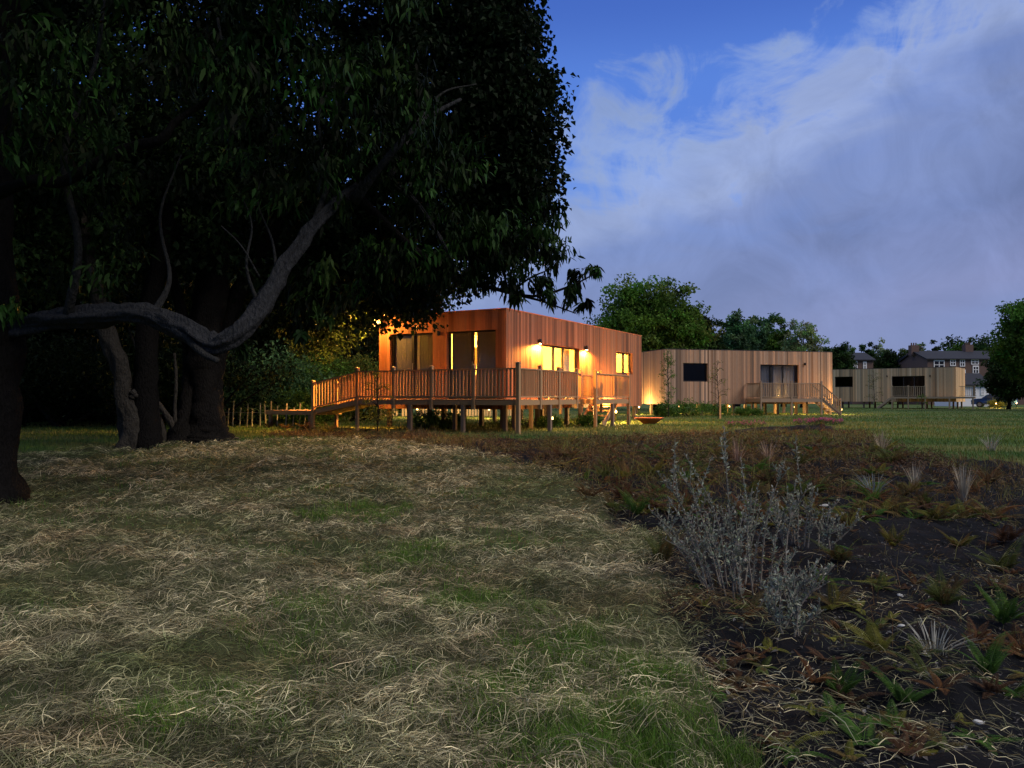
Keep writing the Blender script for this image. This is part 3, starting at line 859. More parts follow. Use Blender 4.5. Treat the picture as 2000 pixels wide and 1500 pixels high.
bollard(1945, 784, 80, 'amber garden light in front of the parked blue car', 110, .5, (1, .5, .12))
bollard(1985, 784, 84, 'small dim amber garden light at the right edge, past the car', 25, .5, (1, .5, .12))
# deck light that washes the wall behind the middle railing
x_, y_, z_ = loc1(A2, ANG2, 8.0, -.25, 1.10)
dl = empty('deck_lamp', (x_, y_, z_), ANG2, 'small low lamp washing the wall behind the middle deck railing', 'deck lamp')
b = MB(); b.box(-.06, .06, -.03, .03, -.075, .0); b.build('housing', M['dark'], dl); e = MB(); e.box(-.05, .05, -.02, .02, .001, .01); e.build('diffuser', M['pale'], dl)
light('deck_light', 'POINT', (0, .02, .10), 40, (1, .5, .14), dl, .04)
for (px, py, d) in ():
    pass

# bistro set on the near deck
def bistro_chair(x, y, rz, label):
    X, Y, Z = loc1(A1, ANG1, x, y, 1.005)
    r_ = empty('bistro_chair', (X, Y, Z), ANG1 + rz, label, 'chair', 'metal chairs on the near deck')
    for sx in (-1, 1):
        for sy in (-1, 1):
            l = MB(); l.bar((sx * .19, sy * -.2, 0), (sx * .17, sy * .17, .45), .022); l.build('leg', M['steel'], r_)
        l = MB(); l.bar((sx * .17, .18, .45), (sx * .17, .26, .88), .022); l.build('back_post', M['steel'], r_)
    s_ = MB()
    for k in range(6): s_.box(-.2, .2, -.2 + k * .07, -.145 + k * .07, .45, .468)
    s_.build('seat', M['steel'], r_)
    s_ = MB()
    for k in range(3): s_.box(-.19, .19, .215 + k * .025, .23 + k * .025, .62 + k * .11, .68 + k * .11)
    s_.build('backrest', M['steel'], r_)
bistro_chair(4.5, -.34, PI / 2 - .5, 'metal slatted chair against the lit wall, nearer the right lamp')
bistro_chair(2.6, -.5, -PI / 2 + .4, 'metal slatted chair by the left end of the glowing doors')
X, Y, Z = loc1(A1, ANG1, 3.55, -.5, 1.005)
bt = empty('bistro_table', (X, Y, Z), ANG1, 'small round metal table between the two deck chairs', 'table')
s_ = MB(); s_.lathe([(.001, .70), (.30, .70), (.31, .71), (.30, .725), (.001, .725)], 24); s_.build('tabletop', M['steel'], bt, True)
for k in range(3):
    a = k * 2 * PI / 3; s_ = MB(); s_.bar((.24 * math.cos(a), .24 * math.sin(a), 0), (.05 * math.cos(a), .05 * math.sin(a), .70), .022); s_.build('leg', M['steel'], bt)
# rusty fire bowl on the lawn
x_, y_, z_ = gpt(1268, 829)
fb = MB(); fb.lathe([(.001, .03), (.22, .03), (.50, .22), (.56, .26), (.57, .28), (.54, .275), (.47, .2), (.2, .06), (.001, .055)], 32); fbo = fb.build('fire_bowl', M['terracotta'], None, True)
fbo.location = (x_, y_, z_ - .01); tag(fbo, 'wide shallow rust-orange bowl standing on the lamplit lawn', 'fire bowl')

n = 60000
x, y = scatter_wedge(n, 4.5, 24, .9, .75)
bed, hay = regions(x, y)
dens = np.clip(.05 + 1.1 * smooth(8.0, 14, y) * smooth(.3, .55, fbm(x * .7 + 4, y * .8, 36, 3)), 0, 1)
k = bed & (rng.random(n) < dens)
x, y = x[k], y[k]; nn = len(x)
tt = fbm(x * .8, y * .8, 37, 3) + (rng.random(nn) - .5) * .3
cols = mixcol((.13, .075, .035), (.13, .16, .04), np.clip((tt - .3) * 2.2, 0, 1)) * (.4 + 1.2 * rng.random(nn))[:, None]
stand_blades('wispy_weeds', x, y, rng.uniform(.06, .30, nn) * (.5 + .8 * fbm(x * .9, y * .9, 38, 2)), np.maximum(.004, .0006 * y) * rng.uniform(.6, 1.5, nn), cols, 'thin brown and olive weeds rising among the bracken in the bed', 1.3)

# ------------------------------------------------------------------ trees
def leaf_dirs(n, droop, r):
    d = rvec(n, r); d[:, 2] -= droop; return d

def add_clusters(mb, C, R, n, size, cols, r, droop=.5, aspect=.55, jit=.35, flat=.7):
    """leaf clumps: C (K,3) centres, R (K,) radii, n leaves each"""
    K = len(C)
    idx = np.repeat(np.arange(K), n)
    N = len(idx)
    off = rvec(N, r) * (r.random(N) ** .45)[:, None]
    off[:, 2] *= flat
    P = C[idx] + off * R[idx][:, None]
    D = leaf_dirs(N, droop, r) + off * .6
    Nn = rvec(N, r) * .7 + np.array((0, 0, 1.0))
    L_ = size * r.uniform(.65, 1.35, N)
    cc = cols[idx] * (1 + jit * (r.random(N)[:, None] * 2 - 1))
    mb.leaves(P, D, Nn, L_, L_ * aspect, cc)

def blob_points(blobs, r, shell=.45):
    """cluster centres inside a list of (cx, cy, cz, rx, ry, rz, count)"""
    out = []
    for (cx, cy, cz, rx, ry, rz, k) in blobs:
        d = rvec(k, r); q = r.uniform(shell, 1, k) ** .6
        lump = 1 + .16 * np.sin(d[:, 0] * 7 + cx) * np.cos(d[:, 2] * 6 + cy) + .10 * r.normal(size=k)
        out.append(np.array((cx, cy, cz)) + d * (q * lump)[:, None] * np.array((rx, ry, rz)))
    return np.concatenate(out)

LEAF_COLS = {'dark': (.026, .052, .016), 'mid': (.065, .135, .022), 'fresh': (.080, .155, .026), 'blue': (.065, .135, .055), 'pale': (.19, .26, .11), 'olive': (.10, .12, .025), 'black': (.007, .014, .005)}  # 'black' puts the wood's deep shade into the leaf colour

BARK = (.010, .0095, .009)
def limb(mb, pts, n=9, rough=.18, seed=0, sub=6, col=None, lf=1.0):
    Q = spline(np.array(pts), sub)
    mb.tube(Q[:, :3], np.maximum(Q[:, 3], .006), n, col or BARK, rough, True, seed, lf)

def tree(name, label, cat, base, blobs, leaves_per, leaf, tone, trunk_r, seed, crad=.6, group=None, limbs=8, droop=.4, top=None, mat='leaf', shell=.45, minz=None, aspect=.6, trunk_col=(.085, .075, .062)):
    r = np.random.default_rng(seed)
    x, y = base[:2]; z = float(base_h(x, y)) if len(base) < 3 else base[2]
    root = empty(name, (x, y, z), 0, label, cat, group)
    C = blob_points(blobs, r, shell)
    if minz is not None: C = C[C[:, 2] > minz]
    K = len(C)
    t = r.random(K)
    c0 = np.array(LEAF_COLS[tone])
    cols = c0 * (.65 + .75 * t)[:, None] * (1 + .12 * r.normal(size=(K, 3)))
    mb = MB()
    add_clusters(mb, C - np.array((x, y, z)), np.full(K, crad) * r.uniform(.6, 1.3, K), leaves_per, leaf, np.clip(cols, .004, 1), r, droop, aspect)
    mb.build('crown', M[mat], root)
    tb = MB()
    cz = float(np.mean([b[2] for b in blobs])) - z
    cx = float(np.mean([b[0] for b in blobs])) - x; cy = float(np.mean([b[1] for b in blobs])) - y
    pts = [(0, 0, -.3, trunk_r * 1.7), (0, 0, .1, trunk_r * 1.3), (.02 * cz, .0, cz * .2, trunk_r), (cx * .3, cy * .3, cz * .55, trunk_r * .8), (cx * .8, cy * .8, cz, trunk_r * .45), (cx, cy, cz * 1.3, trunk_r * .15)]
    limb(tb, pts, 10, .12, seed)
    far = C[r.permutation(K)[:limbs]] - np.array((x, y, z))
    for f_ in far:
        s0 = r.uniform(.35, .8)
        p0 = np.array((cx * s0 * .6, cy * s0 * .6, cz * s0 * .9))
        mid = (p0 + f_) / 2 + np.array((0, 0, .12 * cz)) * r.uniform(-.3, 1)
        limb(tb, [(*p0, trunk_r * .4), (*mid, trunk_r * .25), (*f_, trunk_r * .06)], 6, .1, seed, 4)
    tb.build('trunk', M['bark'], root, True)
    return root

# --- the foreground tree whose crooked limb crosses the picture
tA = empty('broadleaf_tree', (-6.95, 10.3, .10), 0, 'foreground tree at the left edge with a long crooked limb crossing the view', 'tree')
oA = np.array((-6.95, 10.3, .10))
LIMB_SC = .70
tb = MB()
limb(tb, [(-6.98, 10.3, -.3, .62), (-6.95, 10.3, .15, .47), (-6.95, 10.3, .9, .40), (-6.95, 10.3, 1.8, .40), (-6.95, 10.3, 2.6, .42), (-7.1, 10.4, 4.2, .36), (-7.0, 10.6, 6.5, .28), (-6.6, 10.8, 8.8, .15), (-6.3, 11, 10.5, .05)], 16, .16, 3)
LIMB = [(-10, 640, 10.3, .20), (60, 632, 10.2, .185), (160, 622, 10, .17), (270, 612, 9.8, .165), (340, 634, 9.7, .16), (410, 672, 9.6, .165), (462, 652, 9.6, .155), (515, 590, 9.8, .145), (560, 510, 10, .135), (610, 440, 10.2, .11),
        (665, 388, 10.5, .095), (725, 350, 11, .08), (790, 372, 11.3, .06), (850, 450, 11.5, .045), (892, 528, 11.6, .03)]
def pxl(pts, sc=1.0): return [(*at(a, b, d), r_ * sc) for a, b, d, r_ in pts]
limb(tb, pxl(LIMB, LIMB_SC), 30, .42, 4, 26, (.036, .038, .041), .8)
limb(tb, pxl([(-20, 380, 9.6, .09), (60, 352, 9.2, .065), (120, 352, 9.1, .06), (200, 308, 9, .055), (250, 285, 9, .06), (310, 268, 9, .05), (345, 230, 9.1, .04), (420, 185, 9.3, .03), (520, 150, 9.6, .015)]), 9, .25, 5)
limb(tb, pxl([(700, 385, 10.7, .07), (790, 470, 11.3, .06), (880, 540, 11.8, .045), (960, 562, 12, .035), (1040, 578, 12, .025), (1110, 560, 12, .017), (1170, 530, 12, .008)]), 7, .15, 6)
limb(tb, pxl([(960, 562, 12, .03), (1010, 575, 12.1, .022), (1065, 590, 12.2, .016), (1125, 612, 12.2, .008)]), 6, .15, 7)
limb(tb, pxl([(1000, 568, 12, .02), (1040, 540, 12, .014), (1090, 520, 12.1, .007)]), 6, .1, 8)
limb(tb, pxl([(690, 392, 10.5, .075), (760, 300, 10.2, .05), (830, 230, 10.2, .035), (900, 190, 10.4, .02)]), 8, .2, 31, 6, (.034, .036, .038))
for k, pts in enumerate(([(505, 600, 9.8, .03), (480, 520, 9.7, .02), (490, 440, 9.8, .012), (470, 380, 9.9, .006)], [(540, 545, 9.9, .03), (530, 470, 10, .018), (500, 390, 10.1, .01), (515, 330, 10.2, .006)],
                         [(430, 440, 9.6, .008), (470, 480, 9.6, .011), (505, 540, 9.75, .014)], [(300, 612, 9.8, .06), (330, 540, 10, .03), (310, 420, 10.4, .02), (350, 300, 10.8, .01)],
                         [(610, 440, 10.2, .05), (640, 340, 10.5, .035), (620, 220, 10.9, .02), (680, 120, 11.2, .01)], [(750, 372, 11, .05), (800, 260, 11.4, .03), (860, 180, 11.8, .018), (930, 160, 12, .01)],
                         [(130, 625, 10, .07), (150, 480, 9.6, .05), (120, 300, 9.3, .04), (180, 120, 9.1, .025), (200, -50, 9.2, .02)], [(420, 30, 9.3, .02), (432, 100, 9.2, .016), (440, 170, 9.2, .01)],
                         [(360, 655, 9.6, .06), (395, 690, 9.5, .045), (425, 705, 9.45, .035)])):
    limb(tb, pxl(pts), 6, .15, 20 + k, 6, (.034, .035, .034))
tbo = tb
o_ = MB()
def shift(mb, off):
    for v in mb.V: v -= off
shift(tb, oA)
tb.build('trunk', M['bark'], tA, True)

def sprays(mb, C, R, n, L_, Wd, cols, r, droop=1.0):
    """drooping pointed leaves on short twigs, for the tree nearest the camera"""
    K = len(C); idx = np.repeat(np.arange(K), n); N = len(idx)
    hd = rvec(K, r); hd[:, 2] = -np.abs(hd[:, 2]) * .5; hd /= np.linalg.norm(hd, axis=1)[:, None]
    s_ = r.random(N)
    off = hd[idx] * (s_ - .4)[:, None] * 1.5 + rvec(N, r) * .42
    P = C[idx] + off * R[idx][:, None]
    D = rvec(N, r) * .75 + hd[idx] * .5; D[:, 2] -= droop * r.uniform(.2, 1.2, N)
    D /= np.linalg.norm(D, axis=1)[:, None]
    ln = L_ * r.uniform(.6, 1.25, N)
    t = np.array([0, .3, .65, 1.0])
    sag = r.uniform(.1, .45, N)
    PP = P[:, None, :] + D[:, None, :] * (ln[:, None] * t[None, :])[..., None]
    PP[..., 2] -= (sag * ln)[:, None] * t[None, :] ** 2
    Sd = np.cross(D, rvec(N, r) * .6 + np.array((0, 0, 1.0))); Sd /= np.linalg.norm(Sd, axis=1)[:, None] + 1e-9
    w = (Wd * r.uniform(.75, 1.25, N))[:, None] * np.array([.25, 1, .8, .05])[None, :]
    cc = cols[idx] * (1 + .35 * (r.random(N)[:, None] * 2 - 1))
    mb.strips(PP, w, Sd, cc)

rA = np.random.default_rng(77)
cl = []
def addc(px, py, d, spread, k, rad):
    for _ in range(k):
        a = rA.uniform(0, 2 * PI); q = spread * math.sqrt(rA.random())
        p = at(px + math.cos(a) * q, py + math.sin(a) * q, d + rA.normal() * .5)
        cl.append((*p, rad * rA.uniform(.7, 1.3)))
# general roof of foliage over the frame's upper left and beyond it
for _ in range(330):
    px = rA.uniform(-420, 860); py = rA.uniform(-520, 330)
    lim = 620 - .35 * abs(px - 300) if px < 640 else 560
    cl.append((*at(px, py, rA.uniform(8.0, 13.5)), rA.uniform(.25, .5)))
for a in ((60, 290, 8.8, 70, 12, .30), (40, 120, 8.6, 90, 14, .35), (250, 100, 9, 90, 10, .35), (440, 110, 9.2, 60, 14, .3), (460, 200, 9.3, 45, 8, .28), (640, 160, 10, 80, 14, .35), (760, 175, 10.5, 90, 26, .33), (800, 260, 10.8, 90, 20, .33),
          (880, 300, 11.3, 60, 14, .33), (700, 280, 10.6, 80, 10, .33), (560, 330, 10, 90, 12, .3), (640, 560, 10.2, 60, 9, .28), (760, 470, 11.2, 60, 14, .3), (720, 530, 11.2, 70, 12, .3), (610, 400, 10.3, 50, 8, .25), (850, 350, 11.4, 60, 12, .3),
          (830, 420, 11.6, 60, 12, .3), (600, 600, 10, 25, 3, .2), (580, 640, 10, 20, 2, .16), (470, 672, 9.7, 12, 2, .10), (30, 590, 9.8, 22, 3, .2), (150, 430, 10.4, 120, 10, .3), (430, 330, 10.6, 90, 8, .3),
          (900, 480, 12, 55, 16, .32), (960, 455, 12, 55, 16, .32), (1030, 470, 12, 45, 14, .30), (1085, 490, 12, 30, 8, .25), (1000, 510, 12, 45, 9, .3), (930, 510, 12, 40, 8, .3), (1125, 540, 12.1, 18, 4, .12), (1168, 526, 12, 12, 3, .08),
          (1060, 550, 12.1, 26, 4, .16), (1110, 575, 12.2, 22, 4, .12), (1070, 590, 12.2, 20, 3, .11), (1015, 568, 12.2, 18, 3, .12), (1140, 590, 12.2, 10, 2, .08), (1060, 420, 12.1, 35, 9, .28), (950, 545, 12, 35, 5, .2), (860, 530, 12, 50, 9, .26)):
    addc(*a)
for a in ((740, 330, 10.2, 40, 5, .22), (640, 300, 9.8, 50, 4, .22)):
    addc(*a)
cl = np.array(cl)
K = len(cl)
cols = np.array((.011, .027, .006)) * (.2 + 2.8 * rA.random(K) ** 3)[:, None] * (1 + .1 * rA.normal(size=(K, 3)))
mb = MB(); sprays(mb, cl[:, :3] - oA, cl[:, 3], 32, .135, .042, cols, rA)
# rougher outer foliage above and behind the frame that only shades
up = blob_points([(-7, 9, 9.5, 8, 6, 3.5, 260), (-13, 10, 6.5, 5, 6, 4.5, 160), (-3.5, 12, 10, 4.5, 4, 2.5, 90)], rA)
up = up[(up[:, 2] > EYE + .53 * up[:, 1] + .3) | (up[:, 0] < -.72 * up[:, 1] - .5)]
add_clusters(mb, up - oA, np.full(len(up), .8), 60, .20, np.tile(np.array((.02, .04, .012)), (len(up), 1)), rA)
mb.build('crown', M['leaf'], tA)

# --- the great dark tree behind it, on its cluster of stems
B0 = gpt(385, 866)
tB = empty('sycamore_tree', B0, 0, 'huge dark multi-stemmed tree spreading over the nearest cabin', 'tree')
oB = np.array(B0)
tb = MB()
bx, by, bz = B0
for pts in ([(400, 868, 19, .66), (402, 850, 19, .44), (400, 800, 19, .34), (396, 740, 19, .32), (400, 650, 19, .40), (420, 500, 19.3, .36), (470, 330, 19.6, .28), (520, 120, 20, .2), (560, -150, 20, .1)],
            [(350, 872, 18.7, .35), (352, 850, 18.7, .26), (362, 800, 18.8, .17), (372, 730, 18.9, .15), (362, 650, 18.9, .14), (330, 520, 19, .12), (300, 350, 19, .08)],
            [(430, 868, 19.2, .42), (422, 840, 19.2, .26), (416, 780, 19.2, .22), (425, 700, 19.2, .2), (470, 560, 19.6, .18), (560, 420, 20.3, .14), (700, 300, 21, .10), (850, 230, 21, .06)],
            [(345, 862, 18.6, .13), (338, 832, 18.6, .085), (318, 800, 18.5, .07), (290, 762, 18.5, .055), (283, 735, 18.5, .045)],
            [(322, 862, 18.6, .10), (318, 838, 18.55, .075), (310, 812, 18.5, .055), (300, 790, 18.5, .05)],
            [(310, 790, 18.5, .04), (285, 730, 18.4, .032), (265, 680, 18.3, .026), (250, 640, 18.3, .02)],
            [(345, 850, 18.6, .05), (342, 800, 18.6, .04), (344, 740, 18.6, .035), (340, 690, 18.7, .03)],
            [(400, 500, 19.3, .2), (300, 420, 19, .14), (150, 330, 18.5, .1), (0, 250, 18, .06)],
            [(440, 400, 19.4, .18), (600, 330, 19.8, .12), (800, 320, 20, .08), (960, 330, 20, .05)],
            [(450, 868, 18.8, .12), (470, 872, 18.5, .06), (500, 880, 18.3, .03)], [(350, 870, 18.4, .14), (320, 882, 18.0, .07), (300, 890, 17.8, .03)]):
    limb(tb, pxl(pts), 18 if pts[0][3] > .3 else 10, .24, len(pts) * 7, 10, (.055, .05, .042) if pts[0][3] < .14 and pts[0][1] > 780 else (.014, .013, .012))
shift(tb, oB)
tb.build('trunk', M['bark'], tB, True)
rB = np.random.default_rng(5)
X = lambda px, d: (px - 1000) / F * d
Zf = lambda py, d: EYE + (HZ - py) / F * d
blobs = []
for (px, py, d, rp, k) in ((300, 250, 19, 330, 200), (620, 200, 19.5, 300, 240), (860, 180, 19.5, 190, 200), (960, 80, 19.5, 105, 90), (1010, 215, 19.5, 95, 100), (985, 330, 19.6, 105, 110), (980, 430, 19.8, 90, 80), (900, 440, 20, 110, 80), (90, 380, 19, 250, 120), (-180, 250, 19, 300, 120),
                           (560, 420, 20, 220, 130), (760, 450, 20.5, 150, 90), (700, 530, 21.5, 110, 70), (800, 560, 23, 80, 60), (500, -200, 20, 420, 230), (850, -170, 20, 230, 130), (130, -150, 19, 300, 100), (1020, -20, 19.5, 60, 40), (250, 60, 20.5, 320, 260), (620, 30, 21, 330, 260), (60, 60, 20, 260, 160), (860, 60, 21, 160, 120), (-100, 60, 20, 250, 120), (300, 520, 22, 200, 90), (600, 590, 23.5, 80, 40)):
    s_ = d / F
    blobs.append((X(px, d), d, Zf(py, d), rp * s_, min(rp * s_ * 1.2, 3.2), rp * s_, k))
CB = blob_points(blobs, rB, .2)
CB = CB[((CB[:, 0] / CB[:, 1] * F + 1000) < np.interp(HZ - (CB[:, 2] - EYE) / CB[:, 1] * F, [-200, 0, 60, 125, 200, 260, 330, 400, 440, 480, 520], [1020, 1038, 1058, 1100, 1086, 1094, 1078, 1062, 1058, 1088, 1080]) + 9 * rB.normal(size=len(CB))) & (CB[:, 2] > 2.9)]
# boughs that reach over the left end of the cabin
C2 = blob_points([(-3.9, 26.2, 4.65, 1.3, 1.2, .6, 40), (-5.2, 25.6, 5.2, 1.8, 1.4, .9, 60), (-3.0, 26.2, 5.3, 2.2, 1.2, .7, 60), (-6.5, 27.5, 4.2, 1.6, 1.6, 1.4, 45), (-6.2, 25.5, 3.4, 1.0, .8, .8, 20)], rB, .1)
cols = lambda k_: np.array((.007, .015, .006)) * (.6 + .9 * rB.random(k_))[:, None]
lp_ = loc1(A1, ANG1, -.3, 5.06, 3.7); lpx, lpy = lp_[0] / lp_[1] * F + 1000, HZ - (lp_[2] - EYE) / lp_[1] * F
ppx = C2[:, 0] / C2[:, 1] * F + 1000; ppy = HZ - (C2[:, 2] - EYE) / C2[:, 1] * F
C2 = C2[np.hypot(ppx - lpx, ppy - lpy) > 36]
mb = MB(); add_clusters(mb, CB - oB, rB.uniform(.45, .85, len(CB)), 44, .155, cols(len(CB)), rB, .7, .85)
add_clusters(mb, C2 - oB, rB.uniform(.3, .5, len(C2)), 46, .12, cols(len(C2)) * np.array((4.2, 3.4, 2.4)), rB, .6, .65)  # leaves near the lamp coloured lighter and warmer, as if lit
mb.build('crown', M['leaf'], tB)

# --- gnarled trunk left of it
G0 = gpt(262, 884)
tG = empty('gnarled_tree', G0, 0, 'pale gnarled burry trunk standing left of the many-stemmed tree', 'tree')
tb = MB()
limb(tb, pxl([(262, 900, 17.2, .52), (262, 880, 17.2, .40), (262, 850, 17.2, .30), (256, 815, 17.2, .22), (245, 780, 17.2, .19), (240, 740, 17.2, .19), (232, 705, 17.2, .185), (218, 680, 17.2, .16), (205, 640, 17.3, .16), (180, 540, 17.6, .15), (150, 400, 18, .12), (120, 250, 18, .08)]), 26, .30, 40, 16, (.045, .042, .036), .35)
limb(tb, pxl([(290, 895, 17.3, .45), (285, 850, 17.3, .32), (285, 780, 17.4, .26), (285, 700, 17.5, .25), (290, 600, 17.8, .22), (330, 420, 18, .15), (380, 250, 18, .08)]), 14, .2, 41, 6)
r_ = np.random.default_rng(8)
for k in range(9):
    q = at(r_.normal(252, 9), r_.uniform(740, 876), 17.12); s_ = r_.uniform(.05, .10)
    P_ = [(q[0], q[1] + .1, q[2] - s_), (q[0], q[1], q[2]), (q[0], q[1] + .1, q[2] + s_)]
    tb.tube(np.array(P_), np.array([.02, s_, .02]), 7, (.06, .057, .05), .3, True, k)
shift(tb, np.array(G0)); tb.build('trunk', M['bark'], tG, True)
CG = blob_points([(X(200, 17.8), 17.8, Zf(300, 17.8), 3.6, 2.6, 2.6, 150), (X(60, 17.5), 17.5, Zf(480, 17.5), 2.6, 2.4, 1.6, 70)], r_, .2)
mb = MB(); add_clusters(mb, CG - np.array(G0), r_.uniform(.35, .6, len(CG)), 40, .14, np.array((.03, .06, .018)) * (.6 + .9 * r_.random(len(CG)))[:, None], r_, .6, .7)
mb.build('crown', M['leaf'], tG)

# --- dark wood behind the left field
wood = [(-300, 33, 13), (-120, 31, 13.5), (60, 33, 14), (230, 30.5, 13), (390, 33.5, 14), (540, 36, 13), (650, 40, 12), (740, 44, 11.5), (-30, 41, 17), (180, 42, 17), (350, 43, 17.5), (500, 45, 16), (630, 50, 15)]
names = ['far left outside edge', 'leftmost', 'second from the left', 'behind the gnarled trunk', 'behind the many-stemmed trunk', 'left of the ramp', 'just left of the ramp end', 'behind the lamp end of the cabin']
for k, (px, d, h) in enumerate(wood):
    x = X(px, d); back = k >= 8
    lab = ('dark dense tree of the wood, %s, rising as a tall back row' % ['leftmost behind', 'second behind', 'third behind', 'fourth behind', 'rightmost behind'][k - 8]) if back else 'dark dense tree at the wood edge, ' + names[k]
    tree('woodland_tree', lab, 'tree', (x, d), [(x, d, h * .60, h * .30, h * .22, h * .38, 190), (x + 1, d + 1, h * .3, h * .30, h * .2, h * .22, 90)], 62, .30 if back else .26, 'black', .28, 100 + k, .95, 'trees of the dark wood on the left', 6, minz=.9, shell=.2, aspect=.7)
# understorey
def shrub(px, d, w, h, tone, label, seed, leaf=.10, k=60, per=46, name='shrub', group=None, z=None, droop=.1, mat='leaf', aspect=.55):
    x = X(px, d); z = float(base_h(x, d)) if z is None else z
    r = np.random.default_rng(seed)
    root = empty(name, (x, d, z), 0, label, 'shrub', group)
    C = blob_points([(0, 0, h * .5, w / 2, w / 2 * .7, h * .48, k)], r, .2)
    C[:, 2] = np.abs(C[:, 2])
    mb = MB(); add_clusters(mb, C, r.uniform(.12, .22, len(C)) * (w + h) * .5, per, leaf, np.array(LEAF_COLS[tone]) * (.6 + .9 * r.random(len(C)))[:, None], r, droop, aspect)
    mb.build('foliage', M[mat], root)
    tb = MB()
    for q in range(6):
        f_ = C[r.integers(len(C))]
        limb(tb, [(r.normal() * .05 * w, r.normal() * .05 * w, -.1, .02 * h + .01), (*(f_ * .5), .012 * h + .006), (*f_, .006)], 5, .1, q, 4)
    tb.build('stems', M['twig'], root, True)
    return root
for k, (px, d, w, h, tone, lab) in enumerate((
    (-60, 28, 7, 3.4, 'black', 'black-green thicket at the far left beyond the field'), (100, 28.5, 7, 3.6, 'black', 'black-green thicket left of the gnarled trunk'), (250, 28, 7, 3.4, 'black', 'black-green thicket behind the gnarled trunk'),
    (400, 29, 6, 3.4, 'black', 'black-green thicket behind the cluster of stems'), (500, 31, 5, 3.3, 'blue', 'bluish dark shrub beyond the pale stakes'), (575, 33, 4.5, 2.8, 'mid', 'green rounded shrub left of the ramp railing'),
    (640, 34, 4.5, 3.0, 'mid', 'green bushy shrub above the ramp railing'), (700, 35, 4.5, 2.9, 'olive', 'yellow-lit shrub touching the lamp end of the cabin'), (590, 30, 2.4, 1.3, 'fresh', 'low bright green bush at the ramp foot'),
    (480, 30, 3.5, 1.5, 'blue', 'low greyish bush just behind the pale stakes'))):
    shrub(px, d, w, h, tone, lab, 300 + k, .16 if w > 4 else .11, 90, 50, group='shrubs at the edge of the wood')
for k, (px, lab) in enumerate(((40, 'black hedge-like bush far behind the field, leftmost'), (170, 'black hedge-like bush far behind the gnarled trunk'), (300, 'black hedge-like bush far behind the dark stems'), (430, 'black hedge-like bush far behind the pale stakes'))):
    shrub(px, 35, 6.5, 3.0, 'black', lab, 370 + k, .26, 130, 60, group='black bushes behind the field')
for k, (px, d, w, h, lab) in enumerate(((830, 25.2, 1.0, .75, 'leafy low shrub beneath the left deck, beside the pale leg'), (880, 26.0, 1.2, .6, 'leafy low shrub beneath the deck between two legs'), (1070, 27.0, 1.0, .5, 'small weedy shrub under the deck near the corner post'),
                                     (1150, 28.0, .9, .5, 'small weedy shrub beside the deck steps'), (1345, 44, 2.4, .9, 'bushy shrub before the stilts at the left end of the middle cabin'), (1460, 45, 1.8, .5, 'low dark mound of leaves before the middle cabin'),
                                     (1300, 43, 1.6, .8, 'round green shrub just right of the fire bowl'), (1400, 45.5, 2.6, .7, 'spreading low shrub around the timber stake'))):
    shrub(px, d, w, h, 'mid', lab, 330 + k, .07 if d < 30 else .10, 40, 40, group='shrubs beside the cabins')

# low fence of pale stakes
fx0, fx1 = X(432, 28.5), X(605, 28.5)
fc = empty('stake_fence', (fx0, 28.5, .45), 0, 'low row of thin pale stakes left of the ramp', 'fence')
r_ = random.Random(3)
x_ = 0
while x_ < fx1 - fx0:
    mb = MB(); h = r_.uniform(.65, .95); k = r_.uniform(.7, 1.2)
    mb.bar((x_, 0, -.1), (x_ + r_.uniform(-.06, .06), r_.uniform(-.05, .05), h), .035, .035, (.34 * k, .36 * k, .26 * k)); mb.build('stake', M['picket'], fc)
    x_ += r_.uniform(.13, .32)
mb = MB(); mb.bar((0, .03, .52), (fx1 - fx0, .03, .50), .012, .012, (.3, .3, .26)); mb.build('wire', M['picket'], fc)
# lit fence far behind the nearest cabin, seen below its deck
x0_, x1_ = X(745, 43), X(1010, 43)
ff = empty('timber_fence', (x0_, 43, .45), 0, 'lamplit pale paling fence seen beneath the deck of the nearest cabin', 'fence')
n_ = int((x1_ - x0_) / .16)
mb = MB()
for i in range(n_):
    if i % 17 not in (0, 6, 11): mb.box(i * .16, i * .16 + .11, 0, .02, .05, .95, (.42, .34, .22))
mb.build('palings', M['picket'], ff)
for i in range(0, n_, 14):
    mb = MB(); mb.box(i * .16 - .05, i * .16 + .05, .025, .12, -.2, 1.05, (.35, .28, .18)); mb.build('post', M['picket'], ff)

# --- trees beyond the cabins
def ftree(px, d, toppy, wpx, tone, label, seed, leaf=.3, k=150, per=60, basez=None, low=.22, crad=None, group='trees beyond the cabins', name='field_tree'):
    x = X(px, d); bz_ = .45 if basez is None else basez
    top = Zf(toppy, d); w = wpx / 2 * d / F; h = top - bz_
    lz = bz_ + h * low; cz = (lz + top) / 2; rz = (top - lz) / 2
    cr = crad or max(.5, w * .20)
    return tree(name, label, 'tree', (x, d, bz_), [(x, d, cz, w * .88, w * .75, rz * .86, k), (x - w * .25, d - w * .2, cz - rz * .2, w * .66, w * .6, rz * .6, k // 3), (x + w * .3, d, cz - rz * .25, w * .6, w * .6, rz * .55, k // 3)],
                per, leaf, tone, max(.12, h * .025), seed, cr, group, 8, shell=.35, minz=bz_ + h * low * .55, aspect=.7)
ftree(1278, 66, 515, 232, 'fresh', 'big round-headed green tree rising behind the gap between the cabins', 401, .26, 330, 90, low=.08, crad=.85)
ftree(1375, 72, 600, 90, 'dark', 'smaller dark tree tucked right of the big round one', 402, .26, 110)
ftree(1440, 95, 604, 95, 'blue', 'tall bluish green tree above the left part of the middle cabin roof', 403, .35, 150)
ftree(1490, 98, 606, 90, 'blue', 'bluish green tree in the row, second behind the middle cabin', 404, .35, 140)
ftree(1530, 92, 622, 70, 'mid', 'small green tree at the end of the bluish row', 405, .3, 110)
